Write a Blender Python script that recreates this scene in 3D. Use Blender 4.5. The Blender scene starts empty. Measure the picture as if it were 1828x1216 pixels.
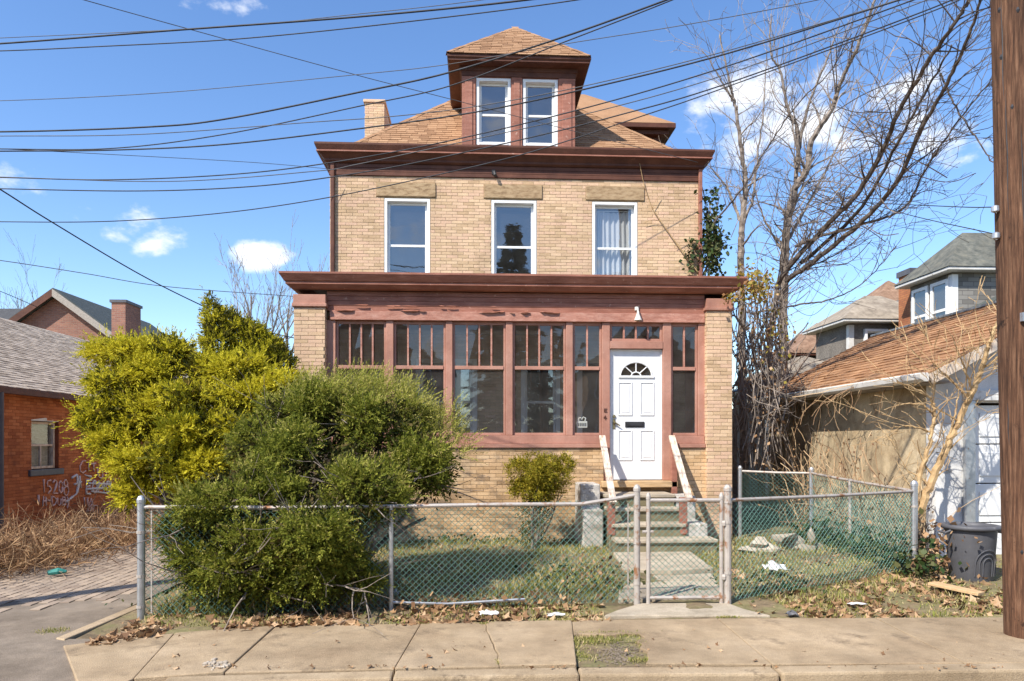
import bpy, math, random
import numpy as np
from mathutils import Vector, Matrix

# ------------------------------------------------------------------ camera, sky, sun, exposure
sc = bpy.context.scene
FPX, CXP, HZ, EYE = 1280.0, 914.0, 790.0, 1.6        # focal length / centre / horizon of the 1828x1216 photo
YAW = math.radians(2.86)
SN, CS = math.sin(YAW), math.cos(YAW)
cd = bpy.data.cameras.new('camera')
cam = bpy.data.objects.new('camera', cd)
sc.collection.objects.link(cam)
cam.location = (0, 0, EYE)
cam.rotation_euler = (math.pi / 2, 0, -YAW)
cd.sensor_width = 36.0
cd.lens = 36.0 * FPX / 1828.0
cd.shift_y = (HZ - 608.0) / 1828.0
cd.clip_start = 0.05
cd.clip_end = 3000
sc.camera = cam

SUN_EL = math.radians(46)
SUN_AZ = (-0.725, -0.689)                              # horizontal direction towards the sun
sv = Vector((SUN_AZ[0] * math.cos(SUN_EL), SUN_AZ[1] * math.cos(SUN_EL), math.sin(SUN_EL)))
ld = bpy.data.lights.new('sun', 'SUN')
ld.energy = 5.0
ld.angle = math.radians(0.5)
ld.color = (1.0, 0.94, 0.84)
sun = bpy.data.objects.new('sun', ld)
sc.collection.objects.link(sun)
sun.rotation_euler = (-sv).to_track_quat('-Z', 'Y').to_euler()

world = bpy.data.worlds.new('World')
sc.world = world
world.use_nodes = True
def build_world():
    nt = world.node_tree
    N, L = nt.nodes, nt.links
    N.clear()
    out = N.new('ShaderNodeOutputWorld')
    bg = N.new('ShaderNodeBackground')
    bg.inputs['Strength'].default_value = 0.15
    sky = N.new('ShaderNodeTexSky')
    sky.sky_type = 'NISHITA'
    sky.sun_disc = False
    sky.sun_elevation = SUN_EL
    sky.sun_rotation = math.atan2(SUN_AZ[0], SUN_AZ[1])
    sky.altitude = 200
    sky.air_density = 1.0
    sky.dust_density = 0.35
    sky.ozone_density = 2.2
    tc = N.new('ShaderNodeTexCoord')
    hsv = N.new('ShaderNodeHueSaturation')
    hsv.inputs['Saturation'].default_value = 1.16
    hsv.inputs['Value'].default_value = 1.12
    hsv.inputs['Hue'].default_value = 0.505
    L.new(sky.outputs[0], hsv.inputs['Color'])
    # small fair-weather clouds: soft ellipses on the sky sphere broken up by noise
    noise = N.new('ShaderNodeTexNoise')
    noise.inputs['Scale'].default_value = 13.0
    noise.inputs['Detail'].default_value = 8.0
    noise.inputs['Roughness'].default_value = 0.58
    mp = N.new('ShaderNodeMapping')
    mp.inputs['Scale'].default_value = (1, 1, 1.7)
    L.new(tc.outputs['Generated'], mp.inputs['Vector'])
    L.new(mp.outputs[0], noise.inputs['Vector'])
    def M(op, a, b=None, c=None):
        n = N.new('ShaderNodeMath'); n.operation = op
        for i, v in enumerate((a, b, c)):
            if v is None: continue
            if isinstance(v, (int, float)): n.inputs[i].default_value = v
            else: L.new(v, n.inputs[i])
        return n.outputs[0]
    def vmath(op, x, y=None, z=None):
        n = N.new('ShaderNodeVectorMath'); n.operation = op
        for i, v in enumerate((x, y, z)):
            if v is None: continue
            if isinstance(v, tuple): n.inputs[i].default_value = v
            else: L.new(v, n.inputs[i])
        return n
    # directions of the sky ahead as (sideways, up) over (ahead); behind us the clouds come from noise alone
    ahead = vmath('DOT_PRODUCT', tc.outputs['Generated'], (SN, CS, 0)).outputs['Value']
    right = vmath('DOT_PRODUCT', tc.outputs['Generated'], (CS, -SN, 0)).outputs['Value']
    upv = vmath('DOT_PRODUCT', tc.outputs['Generated'], (0, 0, 1)).outputs['Value']
    safe = M('MAXIMUM', ahead, 0.08)
    uv = N.new('ShaderNodeCombineXYZ'); L.new(M('DIVIDE', right, safe), uv.inputs[0]); L.new(M('DIVIDE', upv, safe), uv.inputs[1])
    acc = None
    for px, py, rx, ry, s in ((305, 436, 62, 34, 1.0), (458, 454, 68, 34, 1.15), (150, 380, 60, 22, .55), (15, 322, 70, 40, .6), (420, 2, 110, 26, .6),
                           (1350, 190, 170, 120, 1.05), (1480, 260, 170, 90, 1.1), (1610, 190, 120, 90, 1.1), (1680, 250, 110, 55, 1.1), (1285, 242, 60, 45, .9),
                           (1420, 120, 120, 60, .8), (230, 400, 60, 26, .5)):
        rx, ry = rx * .8 / FPX, ry * .8 / FPX
        q = vmath('MULTIPLY_ADD', uv.outputs[0], (1 / rx, 1 / ry, 0), (-(px - CXP) / FPX / rx, -(HZ - py) / FPX / ry, 0)).outputs[0]
        m = M('MULTIPLY_ADD', vmath('DOT_PRODUCT', q, q).outputs['Value'], -.5 * s, s)
        acc = m if acc is None else M('MAXIMUM', acc, m)
    behind = M('MULTIPLY_ADD', M('LESS_THAN', ahead, .45), 1.25, -.9)      # wide of the frame: scattered clouds of the same kind
    acc = M('MAXIMUM', acc, M('MINIMUM', behind, .42))
    dens = M('ADD', M('MULTIPLY', M('MAXIMUM', acc, -0.6), 0.75), M('MULTIPLY', M('SUBTRACT', noise.outputs['Fac'], 0.5), 3.1))
    mr = N.new('ShaderNodeMapRange'); mr.interpolation_type = 'SMOOTHSTEP'
    mr.inputs['From Min'].default_value = 0.30; mr.inputs['From Max'].default_value = 1.0
    L.new(dens, mr.inputs['Value'])
    mix = N.new('ShaderNodeMix'); mix.data_type = 'RGBA'
    L.new(M('MULTIPLY', mr.outputs[0], 0.92), mix.inputs['Factor'])
    L.new(hsv.outputs[0], mix.inputs['A'])
    mix.inputs['B'].default_value = (5.6, 5.7, 5.9, 1)
    L.new(mix.outputs['Result'], bg.inputs['Color'])
    L.new(bg.outputs[0], out.inputs[0])
build_world()
vs = sc.view_settings
vs.view_transform = 'Standard'
vs.look = 'None'
vs.gamma = 1.0
vs.use_curve_mapping = False
vs.exposure = 0.58
sc.render.engine = 'CYCLES'
sc.cycles.use_denoising = True
sc.cycles.max_bounces = 5
sc.cycles.diffuse_bounces = 3
sc.cycles.glossy_bounces = 3
sc.cycles.transmission_bounces = 3
sc.cycles.transparent_max_bounces = 10
sc.cycles.caustics_reflective = False
sc.cycles.caustics_refractive = False

# ------------------------------------------------------------------ helpers
rnd = random.Random(11)
nr = np.random.default_rng(5)
COL = sc.collection
def XP(px, Y):                       # world X of a photo column on the plane at depth Y
    t = (px - CXP) / FPX
    return Y * (SN + t * CS) / (CS - t * SN)
def DD(X, Y): return X * SN + Y * CS
def ZP(px, py, Y): return EYE + (HZ - py) / FPX * DD(XP(px, Y), Y)
def at(px, py, Y): return Vector((XP(px, Y), Y, ZP(px, py, Y)))
def atX(px, py, X):                  # the same on a plane of constant X
    t = (px - CXP) / FPX
    Y = X * (CS - t * SN) / (SN + t * CS)
    return Vector((X, Y, EYE + (HZ - py) / FPX * DD(X, Y)))
def gz(px, py, z=0.0):               # the same on level ground
    d = FPX * (EYE - z) / (py - HZ)
    xc = (px - CXP) / FPX * d
    return Vector((xc * CS + d * SN, -xc * SN + d * CS, z))

def tag(o, label=None, cat=None, group=None, kind=None):
    if label: o['label'] = label
    if cat: o['category'] = cat
    if group: o['group'] = group
    if kind: o['kind'] = kind
    return o
def thing(name, label, cat, loc=(0, 0, 0), group=None):
    o = bpy.data.objects.new(name, None)
    o.location = loc
    o.empty_display_size = .1
    COL.objects.link(o)
    return tag(o, label, cat, group)
def adopt(o, parent):
    if parent is not None:
        o.parent = parent
        if parent.type == 'EMPTY':
            o.matrix_parent_inverse = Matrix.Translation(-parent.location)
    return o
def link(name, me, mat, parent=None):
    o = bpy.data.objects.new(name, me)
    COL.objects.link(o)
    if mat is not None and not me.materials: me.materials.append(mat)
    return adopt(o, parent)
def mesh_np(name, V, F, smooth=False):
    V = np.asarray(V, dtype=np.float32); F = np.asarray(F, dtype=np.int32)
    me = bpy.data.meshes.new(name)
    k = F.shape[1]
    me.vertices.add(len(V)); me.vertices.foreach_set('co', V.ravel())
    me.loops.add(F.size); me.loops.foreach_set('vertex_index', F.ravel())
    me.polygons.add(len(F))
    me.polygons.foreach_set('loop_start', np.arange(0, F.size, k, dtype=np.int32))
    me.polygons.foreach_set('loop_total', np.full(len(F), k, dtype=np.int32))
    me.polygons.foreach_set('use_smooth', np.full(len(F), bool(smooth)))
    me.update(calc_edges=True)
    return me
class MB:
    def __init__(s): s.v = []; s.f = []
    def add(s, vs_, fs):
        b = len(s.v); s.v += [tuple(p) for p in vs_]; s.f += [tuple(i + b for i in f) for f in fs]; return s
    def box(s, x0, x1, y0, y1, z0, z1):
        return s.add([(x0,y0,z0),(x1,y0,z0),(x1,y1,z0),(x0,y1,z0),(x0,y0,z1),(x1,y0,z1),(x1,y1,z1),(x0,y1,z1)],
                     [(3,2,1,0),(4,5,6,7),(0,1,5,4),(1,2,6,5),(2,3,7,6),(3,0,4,7)])
    def obox(s, c, u, v, w):         # oriented box: centre + three half vectors
        c, u, v, w = map(Vector, (c, u, v, w))
        P = [c + u*a + v*b + w*d for d in (-1, 1) for a, b in ((-1,-1),(1,-1),(1,1),(-1,1))]
        return s.add(P, [(3,2,1,0),(4,5,6,7),(0,1,5,4),(1,2,6,5),(2,3,7,6),(3,0,4,7)])
    def beam(s, a, b, w, h, up=(0,0,1)):
        a, b = Vector(a), Vector(b); d = (b - a); L_ = d.length; d.normalize()
        sd = d.cross(Vector(up)); 
        if sd.length < 1e-4: sd = d.cross(Vector((0, 1, 0)))
        sd.normalize(); u2 = sd.cross(d).normalized()
        return s.obox((a + b) / 2, d * L_ / 2, sd * w / 2, u2 * h / 2)
    def prism(s, poly, ext):         # polygon (3D points) extruded by a vector
        n = len(poly); ext = Vector(ext)
        P = [Vector(p) for p in poly]; P += [p + ext for p in P]
        F = [tuple(range(n))[::-1], tuple(range(n, 2*n))] + [(i, (i+1) % n, n + (i+1) % n, n + i) for i in range(n)]
        return s.add(P, F)
    def poly(s, pts): return s.add(pts, [tuple(range(len(pts)))])
    def tube(s, pts, rad, n=6, cap=True):
        pts = [Vector(p) for p in pts]; m = len(pts)
        if not hasattr(rad, '__len__'): rad = [rad] * m
        ref = None; b = len(s.v)
        for i, p in enumerate(pts):
            d = (pts[min(i+1, m-1)] - pts[max(i-1, 0)])
            if d.length < 1e-9: d = Vector((0, 0, 1))
            d.normalize()
            if ref is None:
                ref = d.orthogonal().normalized()
            ref = (ref - d * ref.dot(d)); 
            if ref.length < 1e-6: ref = d.orthogonal()
            ref.normalize(); q = d.cross(ref)
            for k in range(n):
                a = 2 * math.pi * k / n
                s.v.append(tuple(p + (ref * math.cos(a) + q * math.sin(a)) * rad[i]))
        for i in range(m - 1):
            for k in range(n):
                s.f.append((b + i*n + k, b + i*n + (k+1) % n, b + (i+1)*n + (k+1) % n, b + (i+1)*n + k))
        if cap:
            s.f.append(tuple(b + k for k in range(n))[::-1]); s.f.append(tuple(b + (m-1)*n + k for k in range(n)))
        return s
    def lathe(s, c, prof, n=20, sy=1.0):
        b = len(s.v); c = Vector(c)
        for r, z in prof:
            for k in range(n):
                a = 2 * math.pi * k / n
                s.v.append((c.x + r * math.cos(a), c.y + r * sy * math.sin(a), c.z + z))
        for i in range(len(prof) - 1):
            for k in range(n):
                s.f.append((b + i*n + k, b + i*n + (k+1) % n, b + (i+1)*n + (k+1) % n, b + (i+1)*n + k))
        return s
    def build(s, name, mat, parent=None, bevel=0.0, smooth=False):
        me = bpy.data.meshes.new(name)
        me.from_pydata(s.v, [], s.f)
        if smooth: me.polygons.foreach_set('use_smooth', [True] * len(me.polygons))
        me.update()
        o = link(name, me, mat, parent)
        if bevel > 0:
            m = o.modifiers.new('bevel', 'BEVEL'); m.width = bevel; m.segments = 2; m.limit_method = 'ANGLE'; m.angle_limit = math.radians(40)
        return o
def part_box(name, mat, parent, x0, x1, y0, y1, z0, z1, bevel=0.0): return MB().box(x0, x1, y0, y1, z0, z1).build(name, mat, parent, bevel)

def frame(o, u, v, n):               # columns u, v, n, origin
    M_ = np.eye(4); M_[:3,0] = u; M_[:3,1] = v; M_[:3,2] = n; M_[:3,3] = o; return M_
def join_pieces(T, mats4):
    tv, tf = T
    A = np.stack(mats4)
    V = np.einsum('nij,kj->nki', A[:, :3, :3], tv) + A[:, None, :3, 3]
    F = tf[None] + (np.arange(len(A)) * len(tv))[:, None, None]
    return V.reshape(-1, 3), F.reshape(-1, tf.shape[1])
def place_pieces(name, T, mats4, mat, parent, n_ind, stuff_name):
    ind, rest = mats4[:n_ind], mats4[n_ind:]
    if ind:
        me = mesh_np(name, *T); me.materials.append(mat)
        for m in ind:
            o = bpy.data.objects.new(name, me); COL.objects.link(o)
            adopt(o, parent); o.matrix_basis = Matrix(m.tolist())
    if rest:
        o = link(stuff_name, mesh_np(stuff_name, *join_pieces(T, rest)), mat, parent)
        o['kind'] = 'stuff'
# a brick: unit face in u, v; proud face with a worn, chamfered rim
def brick_template(iu=.03, iv=.10):
    V = [(0,0,0),(1,0,0),(1,1,0),(0,1,0),(0,0,.7),(1,0,.7),(1,1,.7),(0,1,.7),(iu,iv,1),(1-iu,iv,1),(1-iu,1-iv,1),(iu,1-iv,1)]
    F = [(0,1,5,4),(1,2,6,5),(2,3,7,6),(3,0,4,7),(4,5,9,8),(5,6,10,9),(6,7,11,10),(7,4,8,11),(8,9,10,11)]
    return np.array(V, float), np.array(F)
BRICK = brick_template()
SHINGLE = (np.array([(0,0,.0),(1,0,.0),(1,1.15,.0),(0,1.15,.0),(0,0,1),(1,0,1),(1,1.15,.25),(0,1.15,.25)], float),
           np.array([(4,5,6,7),(0,1,5,4),(1,2,6,5),(3,0,4,7)]))
def brick_frames(O, u, n, W, z0, z1, openings=(), L_=.203, H=.0575, J=.005, proud=.0048, off=0, sink=.35):
    O, u, n = Vector(O), Vector(u), Vector(n); out = []
    k = 0; z = z0
    while z < z1 - .02:
        h = min(H, z1 - z) - J
        x = -(L_ / 2 if (k + off) % 2 else 0) + rnd.uniform(-.012, .012)
        while x < W:
            a, b = max(x, 0), min(x + L_ - J, W)
            segs = [(a, b)]
            for (o0, o1, p0, p1) in openings:
                if z + h > p0 + .004 and z < p1 - .004:
                    ns = []
                    for (s0, s1) in segs:
                        if s1 <= o0 or s0 >= o1: ns.append((s0, s1)); continue
                        if s0 < o0: ns.append((s0, o0 - .004))
                        if s1 > o1: ns.append((o1 + .004, s1))
                    segs = ns
            for (s0, s1) in segs:
                if s1 - s0 > .02:
                    out.append(frame(O + u * s0 + Vector((0, 0, z + rnd.uniform(-.0015, .0015))), u * (s1 - s0), Vector((0, 0, h)), n * (proud * rnd.uniform(.75, 1.25))))
            x += L_
        z += H; k += 1
    return out
def shingle_frames(O, u, v, n, umin, umax, vlen, W=.19, E=.105, T_=.011, skip=None):
    """rows of shingles on the plane O + u*a + v*b; umin(b), umax(b) bound each row"""
    O, u, v, n = Vector(O), Vector(u), Vector(v), Vector(n); out = []
    b = 0.0; k = 0
    while b < vlen - .03:
        lo, hi = umin(b + E * .5), umax(b + E * .5)
        x = lo - rnd.uniform(0, W) 
        while x < hi:
            w = W * rnd.uniform(.88, 1.12)
            s0, s1 = max(x, lo), min(x + w - .006, hi)
            x += w
            if s1 - s0 < .04: continue
            if skip and skip((s0 + s1) / 2, b + E / 2): continue
            out.append(frame(O + u * s0 + v * (b - rnd.uniform(0, .008)), u * (s1 - s0), v * E, n * (T_ * rnd.uniform(.7, 1.5))))
        b += E; k += 1
    return out
def wall_sheet(mb, O, u, n, W, z0, z1, openings, thick):
    """a wall with rectangular holes: front and back faces and the reveals"""
    O, u, n = Vector(O), Vector(u), Vector(n)
    us = sorted({0, W, *[c for o in openings for c in o[:2]]}); zs = sorted({z0, z1, *[c for o in openings for c in o[2:]]})
    P = lambda a, z, d: O + u * a + Vector((0, 0, z)) - n * d
    for i in range(len(us) - 1):
        for j in range(len(zs) - 1):
            cu, cz = (us[i] + us[i+1]) / 2, (zs[j] + zs[j+1]) / 2
            if any(o[0] < cu < o[1] and o[2] < cz < o[3] for o in openings): continue
            for d in (0, thick): mb.poly([P(us[i], zs[j], d), P(us[i+1], zs[j], d), P(us[i+1], zs[j+1], d), P(us[i], zs[j+1], d)])
    for o in list(openings) + [(0, W, z0, z1)]:
        c = [(o[0], o[2]), (o[1], o[2]), (o[1], o[3]), (o[0], o[3])]
        for i in range(4):
            a, b = c[i], c[(i+1) % 4]
            if o[1] - o[0] < W and ((a[1] == b[1] and a[1] in (z0, z1)) or (a[0] == b[0] and a[0] in (0, W))): continue
            mb.poly([P(a[0], a[1], 0), P(b[0], b[1], 0), P(b[0], b[1], thick), P(a[0], a[1], thick)])
def sweep_u(mb, x0, x1, yf, yb, prof):
    """a moulding round three sides (left, front, right); prof = (outward offset, z)"""
    b = len(mb.v); n = len(prof)
    for (sx, y, k) in ((0, yb, 0), (0, yf, 1), (1, yf, 1), (1, yb, 0)):
        for o, z in prof:
            mb.v.append(((x0 - o) if sx == 0 else (x1 + o), y - o * k, z))
    for s in range(3):
        for i in range(n):
            j = (i + 1) % n
            mb.f.append((b + s*n + i, b + (s+1)*n + i, b + (s+1)*n + j, b + s*n + j))

# ------------------------------------------------------------------ materials
def mat(name, cols, rough=.8, scale=6.0, detail=6.0, bump=0.0, bscale=60.0, island=0.0, spec=.3, metal=0.0, stretch=None, rampos=None, trans=0.0, wear=None, coat=0.0, grain=None):
    """principled surface: noise-driven ramp through cols, optional per-piece variation, bump and translucency"""
    m = bpy.data.materials.new(name); m.use_nodes = True
    nt = m.node_tree; N, L = nt.nodes, nt.links
    b = N['Principled BSDF']
    b.inputs['Roughness'].default_value = rough
    b.inputs['Specular IOR Level'].default_value = spec
    b.inputs['Metallic'].default_value = metal
    b.inputs['Coat Weight'].default_value = coat
    tc = N.new('ShaderNodeTexCoord'); mp = N.new('ShaderNodeMapping')
    L.new(tc.outputs['Object'], mp.inputs['Vector'])
    if island: 
        geo0 = N.new('ShaderNodeNewGeometry'); L.new(geo0.outputs['Position'], mp.inputs['Vector'])
    if stretch: mp.inputs['Scale'].default_value = stretch
    no = N.new('ShaderNodeTexNoise'); no.inputs['Scale'].default_value = scale; no.inputs['Detail'].default_value = detail; no.inputs['Roughness'].default_value = .62
    L.new(mp.outputs[0], no.inputs['Vector'])
    ramp = N.new('ShaderNodeValToRGB')
    cols = [c if len(c) == 4 else (*c, 1) for c in cols]
    el = ramp.color_ramp.elements
    pos = rampos or [(.3 + .4 * i / max(1, len(cols) - 1)) for i in range(len(cols))]
    el[0].position, el[0].color = pos[0], cols[0]
    if len(cols) == 1: el[1].position, el[1].color = 1.0, cols[0]
    else:
        el[1].position, el[1].color = pos[-1], cols[-1]
        for p_, c_ in zip(pos[1:-1], cols[1:-1]):
            e = el.new(p_); e.color = c_
    if island:
        oi = N.new('ShaderNodeObjectInfo'); geo = N.new('ShaderNodeNewGeometry')
        a = N.new('ShaderNodeMath'); a.operation = 'ADD'; L.new(oi.outputs['Random'], a.inputs[0]); L.new(geo.outputs['Random Per Island'], a.inputs[1])
        fr = N.new('ShaderNodeMath'); fr.operation = 'FRACT'; L.new(a.outputs[0], fr.inputs[0])
        mx = N.new('ShaderNodeMix'); mx.data_type = 'FLOAT'; mx.inputs['Factor'].default_value = island
        L.new(no.outputs['Fac'], mx.inputs['A']); L.new(fr.outputs[0], mx.inputs['B'])
        L.new(mx.outputs['Result'], ramp.inputs['Fac'])
    else:
        L.new(no.outputs['Fac'], ramp.inputs['Fac'])
    col = ramp.outputs['Color']
    if wear:                                           # (colour, noise scale, threshold, softness)
        wc, wsc, th, so = wear
        n2 = N.new('ShaderNodeTexNoise'); n2.inputs['Scale'].default_value = wsc; n2.inputs['Detail'].default_value = 9; n2.inputs['Roughness'].default_value = .7
        geo2 = N.new('ShaderNodeNewGeometry'); L.new(geo2.outputs['Position'], n2.inputs['Vector'])
        r2 = N.new('ShaderNodeMapRange'); r2.inputs['From Min'].default_value = th; r2.inputs['From Max'].default_value = th + so
        L.new(n2.outputs['Fac'], r2.inputs['Value'])
        mc = N.new('ShaderNodeMix'); mc.data_type = 'RGBA'
        L.new(r2.outputs[0], mc.inputs['Factor']); L.new(col, mc.inputs['A']); mc.inputs['B'].default_value = (*wc, 1)
        col = mc.outputs['Result']
    if grain:                                          # speckle and broad weathering: (scale, amount) pairs multiplied into the colour
        for gs, ga, gst in grain:
            n4 = N.new('ShaderNodeTexNoise'); n4.inputs['Scale'].default_value = gs; n4.inputs['Detail'].default_value = 5; n4.inputs['Roughness'].default_value = .7
            g4 = N.new('ShaderNodeNewGeometry'); m4 = N.new('ShaderNodeMapping'); m4.inputs['Scale'].default_value = gst
            L.new(g4.outputs['Position'], m4.inputs['Vector']); L.new(m4.outputs[0], n4.inputs['Vector'])
            r4 = N.new('ShaderNodeMapRange'); r4.inputs['From Min'].default_value = .3; r4.inputs['From Max'].default_value = .7; r4.inputs['To Min'].default_value = 1 - ga; r4.inputs['To Max'].default_value = 1 + ga * .7
            L.new(n4.outputs['Fac'], r4.inputs['Value'])
            v4 = N.new('ShaderNodeVectorMath'); v4.operation = 'SCALE'; L.new(col, v4.inputs[0]); L.new(r4.outputs[0], v4.inputs['Scale']); col = v4.outputs[0]
    L.new(col, b.inputs['Base Color'])
    if bump:
        n3 = N.new('ShaderNodeTexNoise'); n3.inputs['Scale'].default_value = bscale; n3.inputs['Detail'].default_value = 4
        L.new(mp.outputs[0], n3.inputs['Vector'])
        bp = N.new('ShaderNodeBump'); bp.inputs['Strength'].default_value = bump; bp.inputs['Distance'].default_value = .01
        L.new(n3.outputs['Fac'], bp.inputs['Height']); L.new(bp.outputs[0], b.inputs['Normal'])
    if trans:
        out = N['Material Output']; tr = N.new('ShaderNodeBsdfTranslucent'); L.new(col, tr.inputs['Color'])
        ms = N.new('ShaderNodeMixShader'); ms.inputs[0].default_value = trans
        L.new(b.outputs[0], ms.inputs[1]); L.new(tr.outputs[0], ms.inputs[2]); L.new(ms.outputs[0], out.inputs[0])
    return m
def glass_mat(name, refl=.12, tint=(.9, .93, .92), dirt=.04):
    m = bpy.data.materials.new(name); m.use_nodes = True
    nt = m.node_tree; N, L = nt.nodes, nt.links; N.clear()
    out = N.new('ShaderNodeOutputMaterial')
    tr = N.new('ShaderNodeBsdfTransparent'); tr.inputs['Color'].default_value = (*tint, 1)
    gl = N.new('ShaderNodeBsdfGlossy'); gl.inputs['Roughness'].default_value = .015
    df = N.new('ShaderNodeBsdfDiffuse'); df.inputs['Color'].default_value = (.5, .48, .44, 1)
    lw = N.new('ShaderNodeLayerWeight'); lw.inputs['Blend'].default_value = .5          # Schlick, the same from both sides of the pane
    fr = N.new('ShaderNodeMath'); fr.operation = 'POWER'; fr.inputs[1].default_value = 5; L.new(lw.outputs['Facing'], fr.inputs[0])
    ad = N.new('ShaderNodeMath'); ad.operation = 'MULTIPLY_ADD'; ad.inputs[1].default_value = .9; ad.inputs[2].default_value = refl + .04; L.new(fr.outputs[0], ad.inputs[0])
    m1 = N.new('ShaderNodeMixShader'); L.new(ad.outputs[0], m1.inputs[0]); L.new(tr.outputs[0], m1.inputs[1]); L.new(gl.outputs[0], m1.inputs[2])
    no = N.new('ShaderNodeTexNoise'); no.inputs['Scale'].default_value = 5; no.inputs['Detail'].default_value = 6
    mu = N.new('ShaderNodeMath'); mu.operation = 'MULTIPLY'; mu.inputs[1].default_value = dirt * 2; L.new(no.outputs['Fac'], mu.inputs[0])
    tc = N.new('ShaderNodeTexCoord'); L.new(tc.outputs['Object'], no.inputs['Vector'])
    nb = N.new('ShaderNodeTexNoise'); nb.inputs['Scale'].default_value = 2.2; L.new(tc.outputs['Object'], nb.inputs['Vector'])
    bp = N.new('ShaderNodeBump'); bp.inputs['Strength'].default_value = .12; bp.inputs['Distance'].default_value = .01; L.new(nb.outputs['Fac'], bp.inputs['Height'])
    L.new(bp.outputs[0], gl.inputs['Normal'])
    m2 = N.new('ShaderNodeMixShader'); L.new(mu.outputs[0], m2.inputs[0]); L.new(m1.outputs[0], m2.inputs[1]); L.new(df.outputs[0], m2.inputs[2])
    L.new(m2.outputs[0], out.inputs[0])
    return m
M_ = {}
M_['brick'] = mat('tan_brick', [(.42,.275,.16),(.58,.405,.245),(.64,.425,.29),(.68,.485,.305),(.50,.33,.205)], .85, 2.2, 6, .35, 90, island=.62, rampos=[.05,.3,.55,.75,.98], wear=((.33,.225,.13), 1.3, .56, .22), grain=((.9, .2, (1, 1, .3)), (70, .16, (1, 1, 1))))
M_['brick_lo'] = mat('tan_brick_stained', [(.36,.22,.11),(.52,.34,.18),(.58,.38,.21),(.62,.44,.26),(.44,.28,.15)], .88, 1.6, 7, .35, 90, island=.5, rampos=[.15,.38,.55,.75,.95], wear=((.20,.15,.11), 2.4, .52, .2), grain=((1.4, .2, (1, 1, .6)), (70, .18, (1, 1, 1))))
M_['mortar'] = mat('tan_mortar', [(.43,.315,.195),(.53,.41,.27)], .95, 8, 6, .4, 120)
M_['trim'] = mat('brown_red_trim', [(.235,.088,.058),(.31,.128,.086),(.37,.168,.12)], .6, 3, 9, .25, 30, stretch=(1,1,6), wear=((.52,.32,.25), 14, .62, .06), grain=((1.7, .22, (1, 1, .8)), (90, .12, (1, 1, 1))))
M_['trimlit'] = mat('sunlit_trim', [(.33,.15,.105),(.41,.205,.148),(.47,.255,.19)], .62, 2, 9, .25, 30, wear=((.50,.29,.22), 14, .63, .06), grain=((1.7, .2, (1, 1, .8)), (90, .12, (1, 1, 1))))  # paler copy of the trim for sunlit parts, light put into its colour
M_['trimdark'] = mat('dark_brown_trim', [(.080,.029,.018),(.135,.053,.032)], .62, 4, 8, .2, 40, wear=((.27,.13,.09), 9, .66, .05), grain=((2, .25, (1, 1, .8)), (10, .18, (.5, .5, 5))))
M_['trimpeel'] = mat('peeling_brown_trim', [(.32,.13,.09),(.43,.205,.15),(.52,.29,.225)], .7, 5, 10, .5, 26, stretch=(1,1,3), wear=((.50,.30,.235), 9, .62, .05), grain=((2, .2, (1, 1, 1)), (60, .15, (1, 1, 1))))
M_['white'] = mat('white_paint', [(.74,.74,.73),(.82,.82,.81)], .45, 5, 5, .05, 30)
M_['door'] = mat('white_door_paint', [(.72,.72,.72),(.80,.80,.79)], .42, 3, 5, .03, 20, grain=((3, .06, (1, 1, 1)),))
M_['lintel'] = mat('weathered_sandstone', [(.19,.12,.065),(.37,.255,.145),(.47,.345,.21)], .9, 7, 9, .6, 50, stretch=(1,1,3))
M_['shingle'] = mat('tan_brown_shingle', [(.19,.10,.052),(.32,.178,.095),(.38,.222,.122),(.44,.27,.155)], .92, 3, 6, .5, 150, island=.5, rampos=[.08,.35,.65,.98], grain=((1.2, .15, (1, 1, 1)), (90, .2, (1, 1, 1))))
M_['shingle_g'] = mat('grey_brown_shingle', [(.27,.215,.165),(.42,.345,.27),(.55,.46,.37)], .92, 3, 6, .5, 150, island=.6, rampos=[.15,.5,.9])
M_['shingle_b'] = mat('rusty_brown_shingle', [(.23,.115,.055),(.36,.19,.095),(.44,.25,.13)], .92, 2, 7, .5, 120, island=.55, rampos=[.1,.5,.95], wear=((.16,.09,.05), 1.6, .56, .12), grain=((3, .22, (1, 1, 1)), (60, .25, (1, 1, 1))))
M_['slate'] = mat('grey_slate_shingle', [(.07,.08,.075),(.13,.14,.13),(.19,.20,.17)], .85, 4, 7, .5, 60, island=.45)
M_['redbrick'] = mat('red_brick', [(.17,.06,.04),(.29,.12,.085),(.36,.17,.12)], .9, 2.5, 6, .3, 80, island=.5)
M_['orangebrick'] = mat('orange_painted_brick', [(.34,.10,.036),(.46,.145,.05),(.53,.19,.075)], .85, 1.4, 7, .3, 80, island=.4, wear=((.17,.06,.032), 1.2, .56, .18), grain=((1.2, .25, (1, 1, .5)), (60, .2, (1, 1, 1))))
M_['orangemortar'] = mat('orange_mortar', [(.16,.05,.025),(.26,.08,.04)], .95, 5, 5)
M_['greymortar'] = mat('brown_mortar', [(.15,.10,.08),(.22,.16,.12)], .95, 6, 5)
M_['concrete'] = mat('tan_concrete', [(.275,.195,.118),(.375,.277,.172),(.45,.34,.222)], .93, 1.3, 12, .6, 120, wear=((.17,.125,.08), 2.2, .56, .14), grain=((.55, .24, (1, 1, 1)), (4.5, .2, (1, 1, 1)), (130, .28, (1, 1, 1))))
M_['kerb'] = mat('kerb_concrete', [(.26,.19,.115),(.38,.285,.18),(.46,.355,.235)], .93, 2.2, 12, .6, 100, wear=((.15,.11,.07), 3.2, .56, .10), grain=((.8, .2, (1, 1, 1)), (110, .28, (1, 1, 1))))
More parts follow.
